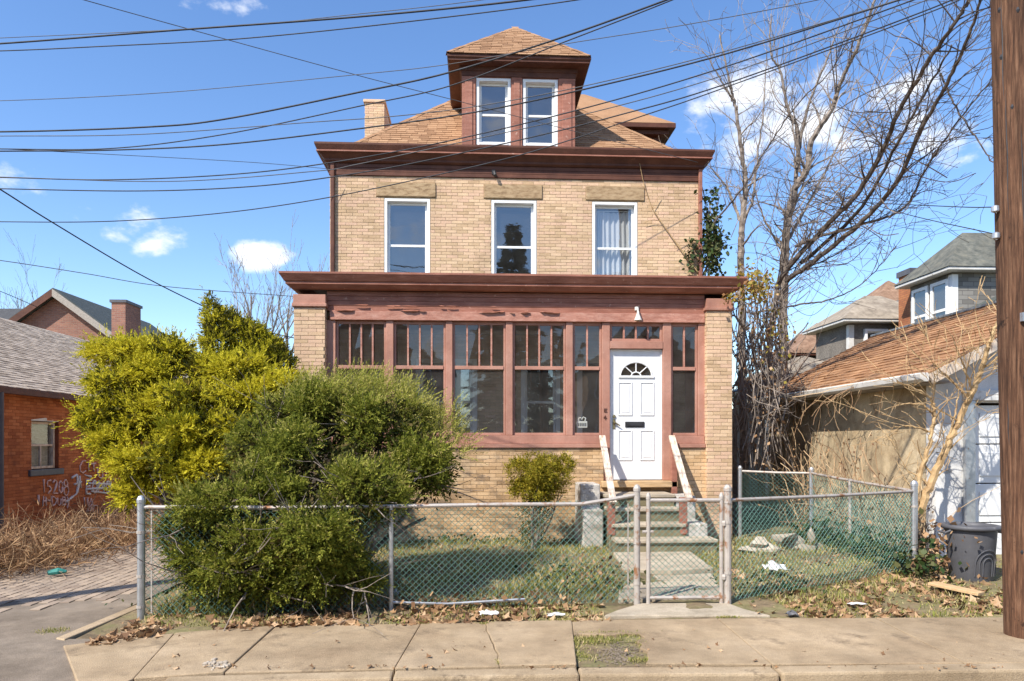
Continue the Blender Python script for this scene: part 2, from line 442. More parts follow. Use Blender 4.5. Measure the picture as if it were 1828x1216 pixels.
M_['step'] = mat('step_concrete', [(.30,.25,.18),(.43,.36,.27),(.50,.43,.33)], .93, 3, 9, .4, 120, wear=((.20,.17,.11), 3, .58, .14), grain=((2, .2, (1, 1, 1)), (110, .25, (1, 1, 1))))
M_['asphalt'] = mat('worn_asphalt', [(.16,.125,.092),(.235,.187,.14),(.29,.235,.18)], .95, 1.1, 10, .7, 160, grain=((.5, .22, (1, 1, 1)), (4, .18, (1, 1, 1)), (120, .35, (1, 1, 1))))
M_['paver'] = mat('worn_brick_paver', [(.24,.18,.135),(.30,.235,.18),(.37,.285,.21)], .93, 2, 8, .3, 90, island=.4)
M_['soil'] = mat('dry_soil', [(.11,.08,.05),(.21,.155,.09),(.19,.17,.075),(.30,.23,.14)], .97, 3, 10, .8, 60, grain=((.9, .25, (1, 1, 1)), (14, .3, (1, 1, 1))))
M_['earth'] = mat('ground_earth', [(.12,.10,.06),(.16,.15,.08)], .97, .6, 8, .3, 20)
M_['galv'] = mat('galvanised_steel', [(.42,.43,.44),(.58,.59,.60)], .42, 12, 6, 0, 60, metal=.75, spec=.5, wear=((.36,.20,.10), 16, .60, .08))
M_['rusty'] = mat('rusty_galvanised_steel', [(.40,.36,.32),(.52,.47,.42)], .6, 10, 6, .2, 80, metal=.35, wear=((.30,.14,.065), 7, .53, .10))
M_['mesh'] = mat('green_coated_wire', [(.09,.20,.165),(.16,.30,.25)], .5, 9, 4, 0, 60, wear=((.40,.43,.40), 11, .60, .1))
M_['pole'] = mat('brown_creosote_pole', [(.045,.022,.013),(.13,.062,.034),(.24,.13,.075)], .9, 9, 12, 1.0, 30, stretch=(6,6,.3), wear=((.035,.018,.012), 5, .60, .06), grain=((14, .45, (3, 3, .12)), (1.2, .25, (1, 1, 1)), (60, .25, (1, 1, .1))))
M_['wire'] = mat('black_cable', [(.016,.017,.022),(.04,.042,.05)], .6, 5, 2)
M_['wiregrey'] = mat('grey_cable', [(.06,.06,.065),(.11,.11,.115)], .55, 5, 2)
M_['dark'] = mat('dark_interior', [(.05,.045,.04),(.09,.08,.07)], .9, 2, 3)
M_['room'] = mat('room_plaster', [(.30,.28,.25),(.36,.34,.31)], .9, 2, 3)
M_['ceiling'] = mat('porch_ceiling_paint', [(.50,.42,.35),(.60,.52,.45)], .8, 3, 4)
M_['floor'] = mat('porch_floor_paint', [(.12,.09,.07),(.18,.13,.10)], .6, 3, 4)
M_['curtain'] = mat('white_curtain', [(.80,.80,.80),(.86,.86,.86)], .9, 5, 3, trans=.35)
M_['black'] = mat('black_metal', [(.02,.02,.022),(.05,.05,.055)], .5, 6, 3)
M_['brass'] = mat('tarnished_brass', [(.30,.24,.12),(.45,.37,.2)], .35, 9, 3, metal=.9)
M_['glass'] = glass_mat('window_glass', .20, (.93,.95,.95), .03)
M_['glassp'] = glass_mat('porch_glass', .04, dirt=.05)
M_['wornwood'] = mat('worn_white_wood', [(.34,.22,.15),(.60,.50,.40),(.70,.63,.54)], .8, 8, 9, .4, 40, stretch=(4,1,1))
M_['stucco'] = mat('tan_stucco', [(.36,.26,.15),(.52,.41,.26),(.60,.49,.33)], .95, 1.4, 10, .6, 45, wear=((.25,.17,.10), 1.7, .54, .12), grain=((1.3, .3, (1, 1, .45)), (7, .22, (1, 1, 1)), (80, .2, (1, 1, 1))))
M_['whitewall'] = mat('white_painted_block', [(.52,.51,.49),(.70,.69,.67),(.78,.77,.75)], .85, 2, 8, .3, 30, wear=((.33,.30,.26), 3.2, .58, .08), grain=((1.6, .22, (1, 1, .4)), (60, .14, (1, 1, 1))))
M_['gutter'] = mat('white_gutter', [(.55,.52,.47),(.72,.70,.66)], .5, 5, 6, .1, 30, wear=((.30,.24,.17), 6, .62, .08))
M_['bark'] = mat('grey_brown_bark', [(.11,.085,.07),(.24,.195,.16),(.36,.31,.27)], .92, 9, 6, .5, 60)
M_['darkbark'] = mat('dark_bark', [(.04,.032,.028),(.10,.078,.064),(.17,.135,.11)], .92, 9, 6, .5, 60)
M_['vine'] = mat('tan_vine_bark', [(.26,.16,.08),(.42,.28,.14),(.52,.37,.20)], .9, 9, 6, .5, 60)
M_['drystem'] = mat('dry_bramble_stem', [(.22,.13,.075),(.38,.24,.13),(.52,.37,.22)], .9, 6, 5, island=.5)
M_['drygrass'] = mat('dry_brown_grass', [(.16,.085,.045),(.30,.17,.085),(.44,.28,.15)], .95, 4, 5, island=.6, trans=.2)
M_['arbor'] = mat('golden_green_foliage', [(.30,.285,.018),(.52,.47,.028),(.70,.61,.05),(.78,.66,.12)], .75, 1.6, 3, island=.6, rampos=[.1,.4,.7,.95], trans=.42, spec=.15)
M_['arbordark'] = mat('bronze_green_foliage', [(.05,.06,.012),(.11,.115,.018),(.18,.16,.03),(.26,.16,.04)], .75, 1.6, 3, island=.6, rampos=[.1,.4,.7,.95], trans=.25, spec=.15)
M_['yew'] = mat('dark_green_needles', [(.07,.092,.012),(.155,.18,.022),(.275,.28,.04),(.42,.38,.08)], .7, 1.5, 3, island=.6, rampos=[.1,.4,.7,.95], trans=.36, spec=.15)
M_['yewtip'] = mat('pale_green_needles', [(.22,.24,.03),(.36,.35,.065),(.50,.44,.13)], .7, 1.5, 3, island=.6, trans=.3, spec=.15)
M_['topiary'] = mat('yellow_green_leaves', [(.17,.165,.014),(.30,.265,.02),(.44,.33,.035)], .7, 2, 3, island=.6, trans=.3, spec=.2)
M_['ivy'] = mat('ivy_leaves', [(.025,.05,.012),(.06,.095,.025),(.11,.11,.04)], .6, 2, 3, island=.7, trans=.2, spec=.3)
M_['yellowleaf'] = mat('yellow_vine_leaves', [(.24,.20,.04),(.38,.31,.05),(.30,.15,.06)], .7, 2, 3, island=.7, trans=.3)
M_['grass'] = mat('lawn_grass', [(.16,.18,.03),(.27,.285,.06),(.44,.37,.14),(.58,.47,.25)], .8, 1.3, 4, island=.5, trans=.3)
M_['leaf'] = mat('dry_fallen_leaf', [(.14,.075,.04),(.28,.16,.08),(.42,.26,.14),(.52,.37,.23)], .85, 2, 3, island=.85, rampos=[.1,.4,.7,.95], trans=.15)
M_['spruce'] = mat('spruce_needles', [(.02,.035,.02),(.05,.07,.04)], .8, 2, 3, island=.5)
M_['bin'] = mat('grey_plastic', [(.075,.075,.085),(.115,.115,.125)], .5, 4, 5, .1, 30, wear=((.2,.19,.18), 5, .62, .12))
M_['plank'] = mat('bare_pine_plank', [(.46,.29,.14),(.60,.42,.24)], .85, 6, 6, .3, 40, stretch=(1,6,6))
M_['rubble'] = mat('broken_concrete', [(.24,.20,.15),(.40,.34,.27),(.50,.44,.36)], .95, 3, 9, .6, 60)
M_['paper'] = mat('white_litter', [(.48,.47,.46),(.66,.65,.64)], .7, 9, 4)
M_['graffiti'] = mat('pink_white_spray_paint', [(.66,.44,.40),(.74,.58,.54)], .8, 9, 5)
M_['graffiti2'] = mat('pale_blue_spray_paint', [(.60,.62,.64),(.72,.72,.72)], .8, 9, 5)
M_['beadboard'] = mat('porch_beadboard', [(.30,.13,.10),(.42,.22,.18)], .7, 3, 5, .3, 20)
M_['teal'] = mat('teal_plastic', [(.03,.18,.16),(.05,.26,.22)], .4, 5, 3)

# ------------------------------------------------------------------ the setting
def sm(t): t = max(0.0, min(1.0, t)); return t * t * (3 - 2 * t)
def g(x, y):
    n = .012 * math.sin(2.1 * x + 1.3 * y) + .009 * math.sin(4.3 * x - 3.1 * y + 1) + .006 * math.sin(7.7 * x + 6.1 * y)
    b = sm((y - 6.2) / .5)
    return -.02 + b * (.012 + n) + .075 * sm((y - 6.4) / 3.2) + .05 * sm((x - 3.2) / 1.5) * sm((y - 7.0) / 1.6) - .02 * sm((-2.9 - x) / .5) * sm((y - 6.2) / 1.0)
def struct(o): o['kind'] = 'structure'; return o

gr = MB().poly([(-700, -700, -.30), (700, -700, -.30), (700, 900, -.30), (-700, 900, -.30)]).build('ground', M_['earth']); struct(gr)
struct(MB().poly([(-120, -4.5, -.145), (120, -4.5, -.145), (120, 5.35, -.145), (-120, 5.35, -.145)]).build('street', M_['asphalt']))
# alley with a ramp down to the street
am = MB(); xs = (-14, -9, -6.5, -5, -3.42); rows = ((3.2, -.14), (4.0, -.11), (4.6, -.055), (5.2, -.012), (6.05, -.010), (7, -.025), (12, -.02), (45, .0))
for y, z in rows:
    for x in xs: am.v.append((x, y, z))
for i in range(len(rows) - 1):
    for k in range(4): am.f.append((i*5+k, i*5+k+1, i*5+k+6, i*5+k+5))
for y0_, z0_, y1_, z1_ in ((3.2, -.14, 4.0, -.11), (4.0, -.11, 4.6, -.055), (4.6, -.055, 5.2, -.012), (5.2, -.012, 6.05, -.010)):
    am.poly([(-3.42, y0_, z0_), (-1.9, y0_, z0_ - .01), (-1.9, y1_, z1_ - .01), (-3.42, y1_, z1_)])
alley = struct(am.build('alley', M_['asphalt']))
fr = []
x = -7.4; k = 0
while x < -3.7:
    y = 7.15 - (.1 if k % 2 else 0) + rnd.uniform(-.01, .01)
    while y < 13.8:
        if not (y < 7.9 and rnd.random() < (7.9 - y) * 1.1):
            fr.append(frame((x, y, -.026 + rnd.uniform(-.004, .002)), (.094, rnd.uniform(-.003, .003), 0), (rnd.uniform(-.004, .004), .197, 0), (0, 0, .011)))
        y += .206
    x += .103; k += 1
fr.sort(key=lambda m: abs(m[1, 3] - 8.6) + .2 * abs(m[0, 3] + 4.8))
place_pieces('paver', BRICK, fr, M_['paver'], alley, 300, 'far_pavers')
struct(MB().prism([(-3.44, 6.05, -.08), (-3.34, 6.0, -.08), (-3.22, 7.5, -.08), (-3.34, 7.5, -.08)], (0, 0, .082)).build('alley_kerb', M_['concrete'], None, .012))

# yard, a grid that rises gently to the house
ym = MB(); nx, ny = 120, 80
for j in range(ny + 1):
    for i in range(nx + 1):
        x, y = -3.3 + 17.5 * i / nx, 5.75 + 12 * j / ny
        ym.v.append((x, y, g(x, y) + (rnd.uniform(-.006, .006) if y > 6.4 else 0)))
for j in range(ny):
    for i in range(nx):
        a = j * (nx + 1) + i; ym.f.append((a, a + 1, a + nx + 2, a + nx + 1))
yard = struct(ym.build('yard', M_['soil'], None, 0, True))
struct(MB().poly([(-30, 14.6, -.012), (60, 14.6, -.012), (60, 120, .6), (-30, 120, .6)]).build('back_lots', M_['earth']))

# sidewalk of separate slabs
side = thing('sidewalk', None, None); struct(side)
def jag(a, b, n, amp):
    a, b = Vector(a), Vector(b); out = []
    for i in range(n + 1):
        p = a.lerp(b, i / n)
        if 0 < i < n: p += Vector((rnd.uniform(-amp, amp), rnd.uniform(-amp * .6, amp * .6), 0))
        out.append(p)
    return out
def slab(poly, zo=0.0, name='slab', m='concrete', parent=side, th=.13, inset=.006, bev=.008):
    c = sum((Vector(p) for p in poly), Vector()) / len(poly)
    P = []
    for p in poly:
        p = Vector(p); d = (c - p); d.z = 0
        p = p + d.normalized() * inset; P.append((p.x, p.y, zo - th + rnd.uniform(0, .001)))
    return MB().prism(P, (0, 0, th)).build(name, M_[m], parent, bev)
G = gz
J = [((112, 1152), (150, 1250)), ((312, 1130), (238, 1212)), ((492, 1117), (400, 1200)), ((752, 1112), (704, 1193)), ((1021, 1108), (1030, 1187)), ((1280, 1104), (1378, 1186)),
     ((1562, 1103), (1722, 1184)), ((1830, 1102), (2090, 1182)), ((2140, 1101), (2480, 1179)), ((2500, 1100), (2950, 1176)), ((3000, 1099), (3600, 1172))]
for i in range(len(J) - 1):
    a0, a1, b0, b1 = G(*J[i][0]), G(*J[i][1]), G(*J[i+1][0]), G(*J[i+1][1])
    zo = rnd.uniform(-.004, .004)
    if i == 3:                                         # the slab with a crack through it
        cr = jag(G(866, 1111), G(892, 1190), 9, .022)
        slab([a0] + cr + [a1], zo, inset=.004); slab(cr[::-1] + [b0, b1][0:1] + [b1], zo + .006, inset=.004)
    elif i == 4:                                       # the slab with a hole in it
        h1, h2, h3 = G(1024, 1133), G(1140, 1131), G(1153, 1184)
        poly = [a0, b0, b1, h3] + jag(h3, h2, 8, .045)[1:-1] + [h2] + jag(h2, h1, 9, .04)[1:-1] + [h1]
        slab(poly, zo, inset=.0)
    else:
        mid = jag(a0, b0, 3, .012)
        slab(mid + [b1, a1], zo)
# kerb stones
kerb = thing('kerb', None, None); struct(kerb)
KL = [G(300, 1206), G(704, 1195), G(1030, 1189), G(1378, 1188), G(1828, 1182), G(2500, 1177), G(3600, 1172)]
for a, b in zip(KL[:-1], KL[1:]):
    d = (b - a).normalized(); n = Vector((d.y, -d.x, 0))
    a2, b2 = a + d * .006 - n * .004, b - d * .006 - n * .004
    MB().prism([(a2 + n * .006) - Vector((0, 0, .3)), a2 + n * .17 - Vector((0, 0, .3)), b2 + n * .17 - Vector((0, 0, .3)), b2 + n * .006 - Vector((0, 0, .3))], (0, 0, .3 + rnd.uniform(-.006, .0))).build('kerb_stone', M_['kerb'], kerb, .018)
# walkway to the steps and the apron at the gate
walk = thing('walkway', None, None); struct(walk)
def wslab(pts, z): slab(pts, z, 'slab', 'step', walk, .14, .0, .012)
wslab([G(1078, 1101), G(1376, 1101), G(1330, 1090), G(1300, 1079), G(1142, 1079), G(1100, 1092)], .014)
wslab([(1.42, 7.12, 0), (2.52, 7.10, 0), (2.72, 8.02, 0), (1.62, 8.02, 0)], .035)
wslab([(1.63, 8.03, 0), (2.72, 8.03, 0), (2.82, 8.45, 0), (2.3, 8.32, 0), (1.75, 8.42, 0)], .04)
wslab([(1.75, 8.44, 0), (2.3, 8.34, 0), (2.84, 8.47, 0), (2.95, 9.76, 0), (1.88, 9.76, 0)], .10)
pb = G(1085, 1158)
struct(MB().poly([G(1015, 1128, -.025), G(1150, 1126, -.025), G(1160, 1191, -.025), G(1022, 1191, -.025)]).build('broken_slab_soil', M_['soil']))

# ------------------------------------------------------------------ the house
YP, YW, YF = 11.15, 11.30, 13.30
PX0, PX1, BX0, BX1 = -2.79, 4.04, -2.68, 4.18
house = thing('brick_house', 'tan brick two storey house with brown trim, dormer and glazed front porch', 'house', (.7, 11.2, 0))
H = house
zf = lambda py, Y, px=914: ZP(px, py, Y)
ZB = 6.5                                               # top of the brick
def XF(px): return XP(px, YF)
def XW(px): return XP(px, YW)
# upper windows (frame openings)
WIN = [(XF(686), XF(768)), (XF(877), XF(958)), (XF(1057), XF(1138))]
WZ0, WZ1 = 4.62, 6.10
LNT = [(XF(672), XF(778)), (XF(864), XF(968)), (XF(1046), XF(1150))]
LZ0, LZ1 = 6.125, 6.385
fo = Vector((BX0, YF, 0))
op_up = [(a - BX0, b - BX0, WZ0, WZ1) for a, b in WIN]
iw = (XF(742), XF(852)); idr = (XF(1030), XF(1098))    # window and door of the wall inside the porch
op_in = [(iw[0] - BX0, iw[1] - BX0, 1.55, 3.15), (idr[0] - BX0, idr[1] - BX0, 1.02, 3.2), (XF(930) - BX0, XF(1000) - BX0, 1.55, 3.15)]
mb = MB(); wall_sheet(mb, fo + Vector((0, .008, 0)), (1, 0, 0), (0, -1, 0), BX1 - BX0, .0, 6.9, op_up + op_in, .28)
fwall = mb.build('front_wall', M_['mortar'], H)
ln_op = [(a - BX0, b - BX0, LZ0, LZ1) for a, b in LNT]
up = brick_frames(fo, (1, 0, 0), (0, -1, 0), BX1 - BX0, 4.15, ZB, op_up + ln_op)
lo_in = brick_frames(fo, (1, 0, 0), (0, -1, 0), BX1 - BX0, 1.02, 3.6, op_in)
place_pieces('brick', BRICK, up + lo_in, M_['brick'], fwall, 0, 'brick_courses')
for a, b in LNT: MB().box(a, b, YF - .028, YF + .05, LZ0, LZ1).build('lintel', M_['lintel'], H, .012)
# side and back walls
MB().box(BX0, BX0 + .25, YF + .30, 22, -.1, 6.9).build('side_wall', M_['brick'], H)
MB().box(BX1 - .25, BX1, YF + .30, 22, -.1, 6.9).build('side_wall', M_['brick'], H)
MB().box(BX0 + .25, BX1 - .25, 21.75, 22, -.1, 6.9).build('back_wall', M_['brick'], H)
# rooms behind the windows
rm = MB()
for z0, z1 in ((1.0, 3.6), (4.25, 6.85)):
    x0, x1, y0, y1 = BX0 + .26, BX1 - .26, YF + .30, 17.5
    rm.poly([(x0, y0, z0), (x1, y0, z0), (x1, y1, z0), (x0, y1, z0)]); rm.poly([(x0, y0, z1), (x1, y0, z1), (x1, y1, z1), (x0, y1, z1)])
    rm.poly([(x0, y1, z0), (x1, y1, z0), (x1, y1, z1), (x0, y1, z1)])
    for xd in (XF(820), XF(1010)): rm.box(xd - .05, xd + .05, y0, y1, z0 + .002, z1 - .002)
rm.build('room_wall', M_['room'], H)

def sash_window(parent, x0, x1, z0, z1, Yf, fw=.05, name='window', rec=.05, glass='glass', frame_mat='white', split=.5):
    """double-hung window: frame (part) with two sashes and two panes (sub-parts)"""
    f = MB()
    f.box(x0, x0 + fw, Yf - .012, Yf + .12, z0, z1); f.box(x1 - fw, x1, Yf - .012, Yf + .12, z0, z1)
    f.box(x0 + fw, x1 - fw, Yf - .012, Yf + .12, z1 - fw, z1); f.box(x0 + fw, x1 - fw, Yf - .03, Yf + .12, z0, z0 + fw * .8)
    w = f.build(name, M_[frame_mat], parent, .004)
    zm = z0 + (z1 - z0) * split
    a, b = x0 + fw + .002, x1 - fw - .002
    for (q0, q1, yy) in ((zm - .015, z1 - fw - .002, Yf + rec + .035), (z0 + fw * .8 + .002, zm + .02, Yf + rec)):
        s = MB(); t = .042
        s.box(a, a + t, yy, yy + .03, q0, q1); s.box(b - t, b, yy, yy + .03, q0, q1)
        s.box(a + t, b - t, yy, yy + .03, q1 - t, q1); s.box(a + t, b - t, yy, yy + .03, q0, q0 + t)
        s.build('sash', M_[frame_mat], w, .003)
        MB().poly([(a + t - .005, yy + .015, q0 + t - .005), (b - t + .005, yy + .015, q0 + t - .005), (b - t + .005, yy + .015, q1 - t + .005), (a + t - .005, yy + .015, q1 - t + .005)]).build('pane', M_[glass], w)
    return w
for i, (a, b) in enumerate(WIN):
    sash_window(H, a + .004, b - .004, WZ0 + .004, WZ1 - .004, YF + .01, split=.42 if i else .42)
    MB().box(a - .03, b + .03, YF - .05, YF + .1, WZ0 - .09, WZ0 - .002).build('window_sill', M_['lintel'], H, .01)
# inner porch openings
sash_window(H, iw[0], iw[1], 1.55, 3.15, YF + .01, fw=.09); sash_window(H, XF(930), XF(1000), 1.55, 3.15, YF + .01, fw=.08)
dfm = MB(); dfm.box(idr[0], idr[0] + .1, YF - .02, YF + .1, 1.02, 3.2); dfm.box(idr[1] - .1, idr[1], YF - .02, YF + .1, 1.02, 3.2); dfm.box(idr[0] + .1, idr[1] - .1, YF - .02, YF + .1, 3.08, 3.2)
dfm.build('inner_door_frame', M_['white'], H, .006)
part_box('inner_door', M_['floor'], H, idr[0] + .102, idr[1] - .102, YF + .04, YF + .08, 1.03, 3.07, .004)

# main cornice, frieze, gutters
mb = MB(); sweep_u(mb, BX0, BX1, YF, 22, [(-.02, 7.02), (.235, 7.02), (.235, 6.985), (.20, 6.905), (.19, 6.90), (.19, 6.872), (.15, 6.845), (.085, 6.78), (.085, 6.745), (.045, 6.72), (-.02, 6.72)])
mb.build('cornice', M_['trimdark'], H)
mb = MB(); sweep_u(mb, BX0, BX1, YF, 22, [(.188, 6.899), (.205, 6.893), (.205, 6.868), (.188, 6.872)])
mb.build('cornice_bead', M_['trim'], H)
for k in range(3):
    z0 = ZB + .002 + k * .073
    part_box('frieze_board', M_['trimdark'], H, BX0 - .012, BX1 + .012, YF - .032 + k * .004, YF + .02, z0, z0 + .068, .004)
# main roof
RX0, RX1, RY0, RY1, RZ, PT = BX0 - .235 + .3, BX1 + .235 - .3, YF - .235 + .3, 21.9, 6.955, .955
hw = (RX1 - RX0) / 2; xm = (RX0 + RX1) / 2; AZ = RZ + hw * PT
D_X0, D_X1, D_Y = XP(825, 13.42), XP(1026, 13.42), 13.42          # dormer front wall
DE0, DE1, DEY, DEZ = D_X0 - .27, D_X1 + .25, 13.15, 8.70           # dormer eave
dm = (DE0 + DE1) / 2; dhw = (DE1 - DE0) / 2; DAZ = DEZ + dhw * .955
def roofY(z): return RY0 + (z - RZ) / PT
rf = MB()
zs_ = DEZ - .05
L0, L1 = D_X0 + .02, D_X1 - .02
def hipx(z, s): k = (z - RZ) / PT; return RX0 + k if s < 0 else RX1 - k
# front face left and right of the dormer, side faces, back, gutter floor
rf.poly([(RX0, RY0, RZ), (L0, RY0, RZ), (L0, roofY(RZ + (L0 - RX0) * PT), RZ + (L0 - RX0) * PT)])
rf.poly([(L1, RY0, RZ), (RX1, RY0, RZ), (L1, roofY(RZ + (RX1 - L1) * PT), RZ + (RX1 - L1) * PT)])
zl, zr = RZ + (L0 - RX0) * PT, RZ + (RX1 - L1) * PT
rf.poly([(L0, roofY(DAZ - .3), DAZ - .3), (L1, roofY(DAZ - .3), DAZ - .3), (hipx(DAZ - .3, 1), roofY(DAZ - .3), DAZ - .3), (xm, roofY(AZ), AZ), (hipx(DAZ - .3, -1), roofY(DAZ - .3), DAZ - .3)]) if False else None
rf.poly([(RX0, RY0, RZ), (xm, RY0 + hw, AZ), (xm, RY1 - hw, AZ), (RX0, RY1, RZ)])
rf.poly([(RX1, RY0, RZ), (xm, RY0 + hw, AZ), (xm, RY1 - hw, AZ), (RX1, RY1, RZ)])
rf.poly([(RX0, RY1, RZ), (xm, RY1 - hw, AZ), (RX1, RY1, RZ)])
rf.poly([(BX0 - .2, YF - .2, RZ - .005), (BX1 + .2, YF - .2, RZ - .005), (BX1 + .2, 21.9, RZ - .005), (BX0 - .2, 21.9, RZ - .005)])
roof = rf.build('roof', M_['shingle'], H)
cth = 1 / math.sqrt(1 + PT * PT)
vv = Vector((0, cth, PT * cth)); nn = Vector((0, -PT * cth, cth))
sl = hw / cth
def dorm_skip(u_, b):
    x = RX0 + u_; z = RZ + b * PT * cth
    if L0 - .02 < x < L1 + .02: return True
    return False
fs = shingle_frames((RX0, RY0, RZ), (1, 0, 0), vv, nn, lambda b: b * cth, lambda b: 2 * hw - b * cth, sl, skip=dorm_skip)
place_pieces('shingle', SHINGLE, fs, M_['shingle'], roof, 240, 'upper_shingles')
for s in (-1, 1):                                      # ridge caps along the front hips
    a = Vector((RX0 if s < 0 else RX1, RY0, RZ)); b = Vector((xm, RY0 + hw, AZ)); d = (b - a)
    cap = MB(); n_ = 22
    for k in range(n_):
        p, q = a + d * (k / n_), a + d * ((k + 1.12) / n_); off = Vector((0, -.004, .016 + .006 * (k % 2)))
        w1 = Vector((s * -.0, .0, 0)); e1 = Vector((-s * .09, .02, -.03)); e2 = Vector((s * .02, .11, -.05)) 
        cap.add([p + off, q + off, q + off + Vector((-s*.085, -.01, -.012)), p + off + Vector((-s*.085, -.01, -.012)), q + off + Vector((s*.02, .10, -.03)), p + off + Vector((s*.02, .10, -.03))], [(0,1,2,3), (1,0,5,4)])
    cap.build('hip_cap', M_['shingle'], H)
# dormer
mb = MB(); DW = [(XP(850, D_Y), XP(912, D_Y)), (XP(933, D_Y), XP(996, D_Y))]
dz0, dz1 = 7.16, 8.42
wall_sheet(mb, (D_X0, D_Y, 0), (1, 0, 0), (0, -1, 0), D_X1 - D_X0, RZ - .02, DEZ - .06, [(a - D_X0, b - D_X0, dz0, dz1) for a, b in DW], .12)
for x in (D_X0, D_X1):                                 # cheeks of the dormer
    s = .12 if x == D_X0 else -.12
    mb.poly([(x, D_Y + .12, RZ), (x, roofY(DEZ) + .2, DEZ - .06), (x, D_Y + .12, DEZ - .06)]); mb.poly([(x + s, D_Y + .12, RZ), (x + s, roofY(DEZ) + .2, DEZ - .06), (x + s, D_Y + .12, DEZ - .06)])
mb.build('dormer_wall', M_['trim'], H)
rm = MB(); rm.poly([(D_X0, 15.4, RZ), (D_X1, 15.4, RZ), (D_X1, 15.4, DEZ), (D_X0, 15.4, DEZ)]); rm.poly([(D_X0 + .13, D_Y + .13, RZ + .05), (D_X1 - .13, D_Y + .13, RZ + .05), (D_X1 - .13, 15.4, RZ + .05), (D_X0 + .13, 15.4, RZ + .05)])
rm.poly([(D_X0 + .12, D_Y + .13, DEZ - .07), (D_X1 - .12, D_Y + .13, DEZ - .07), (D_X1 - .12, 15.4, DEZ - .07), (D_X0 + .12, 15.4, DEZ - .07)])
rm.build('attic_room_wall', M_['room'], H)
for a, b in DW: sash_window(H, a + .003, b - .003, dz0 + .003, dz1 - .003, D_Y + .01, fw=.055, name='dormer_window', split=.47)
for a, b in ((D_X0 - .004, DW[0][0] - .012), (DW[0][1] + .012, DW[1][0] - .012), (DW[1][1] + .012, D_X1 + .004)):
    mb = MB(); w = b - a
    mb.box(a, b, D_Y - .03, D_Y + .004, RZ + .04, 8.43)
    mb.box(a + w * .22, b - w * .22, D_Y - .048, D_Y - .028, RZ + .1, 8.36)
    mb.build('pilaster', M_['trim'], H, .005)
mb = MB(); sweep_u(mb, D_X0, D_X1, D_Y, 15.1, [(-.01, DEZ + .015), (.27, DEZ + .015), (.27, DEZ - .03), (.245, DEZ - .06), (.245, DEZ - .085), (.05, DEZ - .10), (.05, DEZ - .17), (-.01, DEZ - .20)])
mb.build('dormer_cornice', M_['trimdark'], H)
part_box('dormer_frieze', M_['trimdark'], H, D_X0 - .01, D_X1 + .01, D_Y - .035, D_Y + .03, 8.435, DEZ - .10, .005)
yb = roofY(DEZ) + .1; yr = roofY(DAZ)
mb = MB()
mb.poly([(DE0, DEY, DEZ + .02), (DE1, DEY, DEZ + .02), (dm, DEY + dhw, DAZ + .02)])
mb.poly([(DE0, DEY, DEZ + .02), (dm, DEY + dhw, DAZ + .02), (dm, yr + .2, DAZ + .02), (DE0, yb, DEZ + .02)])
mb.poly([(DE1, DEY, DEZ + .02), (dm, DEY + dhw, DAZ + .02), (dm, yr + .2, DAZ + .02), (DE1, yb, DEZ + .02)])
droof = mb.build('dormer_roof', M_['shingle'], H)
fs = shingle_frames((DE0, DEY - .02, DEZ + .02), (1, 0, 0), vv, nn, lambda b: b * cth, lambda b: 2 * dhw - b * cth, dhw / cth)
place_pieces('shingle', SHINGLE, fs, M_['shingle'], droof, 60, 'upper_shingles')
for s in (-1, 1):
    a = Vector((dm + s * (dhw + .01), DEY - .02, DEZ + .02)); b = Vector((dm, DEY + dhw, DAZ + .02)); d = b - a
    cap = MB(); n_ = 11
    for k in range(n_):
        p, q = a + d * (k / n_), a + d * ((k + 1.12) / n_); off = Vector((0, -.004, .018 + .006 * (k % 2)))
        cap.add([p + off, q + off, q + off + Vector((-s*.075, -.01, -.01)), p + off + Vector((-s*.075, -.01, -.01)), q + off + Vector((s*.02, .10, -.03)), p + off + Vector((s*.02, .10, -.03))], [(0,1,2,3), (1,0,5,4)])
    cap.build('dormer_hip_cap', M_['shingle'], H)
# dormer on the right-hand slope
sx, sy0, sy1 = BX1 + .26, 15.75, 18.3
mb = MB(); mb.box(BX1 - 2.2, BX1 - .0, sy0 + .27, sy1 - .27, 7.0, DEZ - .06); mb.build('side_dormer_wall', M_['trimdark'], H)
mb = MB(); mb.box(BX1 - 2.4, sx, sy0, sy1, DEZ - .10, DEZ + .0); mb.box(BX1 - 2.4, sx - .12, sy0 + .12, sy1 - .12, DEZ - .2, DEZ - .101); mb.build('side_dormer_cornice', M_['trimdark'], H, .01)
sm_ = (sy0 + sy1) / 2; sh = (sy1 - sy0) / 2; mb = MB()
az_ = DEZ + sh * .955
ax_ = sx - 1.85; mb.poly([(sx, sy0, DEZ + .003), (sx, sy1, DEZ + .003), (ax_, sm_, az_)]); mb.poly([(sx, sy0, DEZ + .003), (ax_, sm_, az_), (xm - .2, sm_, az_), (BX1 - 2.4, sy0, DEZ + .003)]); mb.poly([(sx, sy1, DEZ + .003), (ax_, sm_, az_), (xm - .2, sm_, az_), (BX1 - 2.4, sy1, DEZ + .003)])
mb.build('side_dormer_roof', M_['shingle'], H)
# chimney of single bricks
chx0, chx1, chy0, chy1, chz = XP(651, 17), XP(686, 17), 17.0, 18.15, ZP(668, 178, 17)
ch = MB().box(chx0 + .008, chx1 - .008, chy0 + .008, chy1, 6.4, chz - .01).build('chimney', M_['mortar'], H)
fs = brick_frames((chx0, chy0, 0), (1, 0, 0), (0, -1, 0), chx1 - chx0, 7.2, chz - .07) + brick_frames((chx1, chy0, 0), (0, 1, 0), (1, 0, 0), chy1 - chy0, 7.2, chz - .07)
place_pieces('brick', BRICK, fs, M_['brick'], ch, 0, 'brick_courses')
MB().box(chx0 - .03, chx1 + .03, chy0 - .03, chy1 + .03, chz - .07, chz).build('chimney_cap', M_['brick'], H, .01)
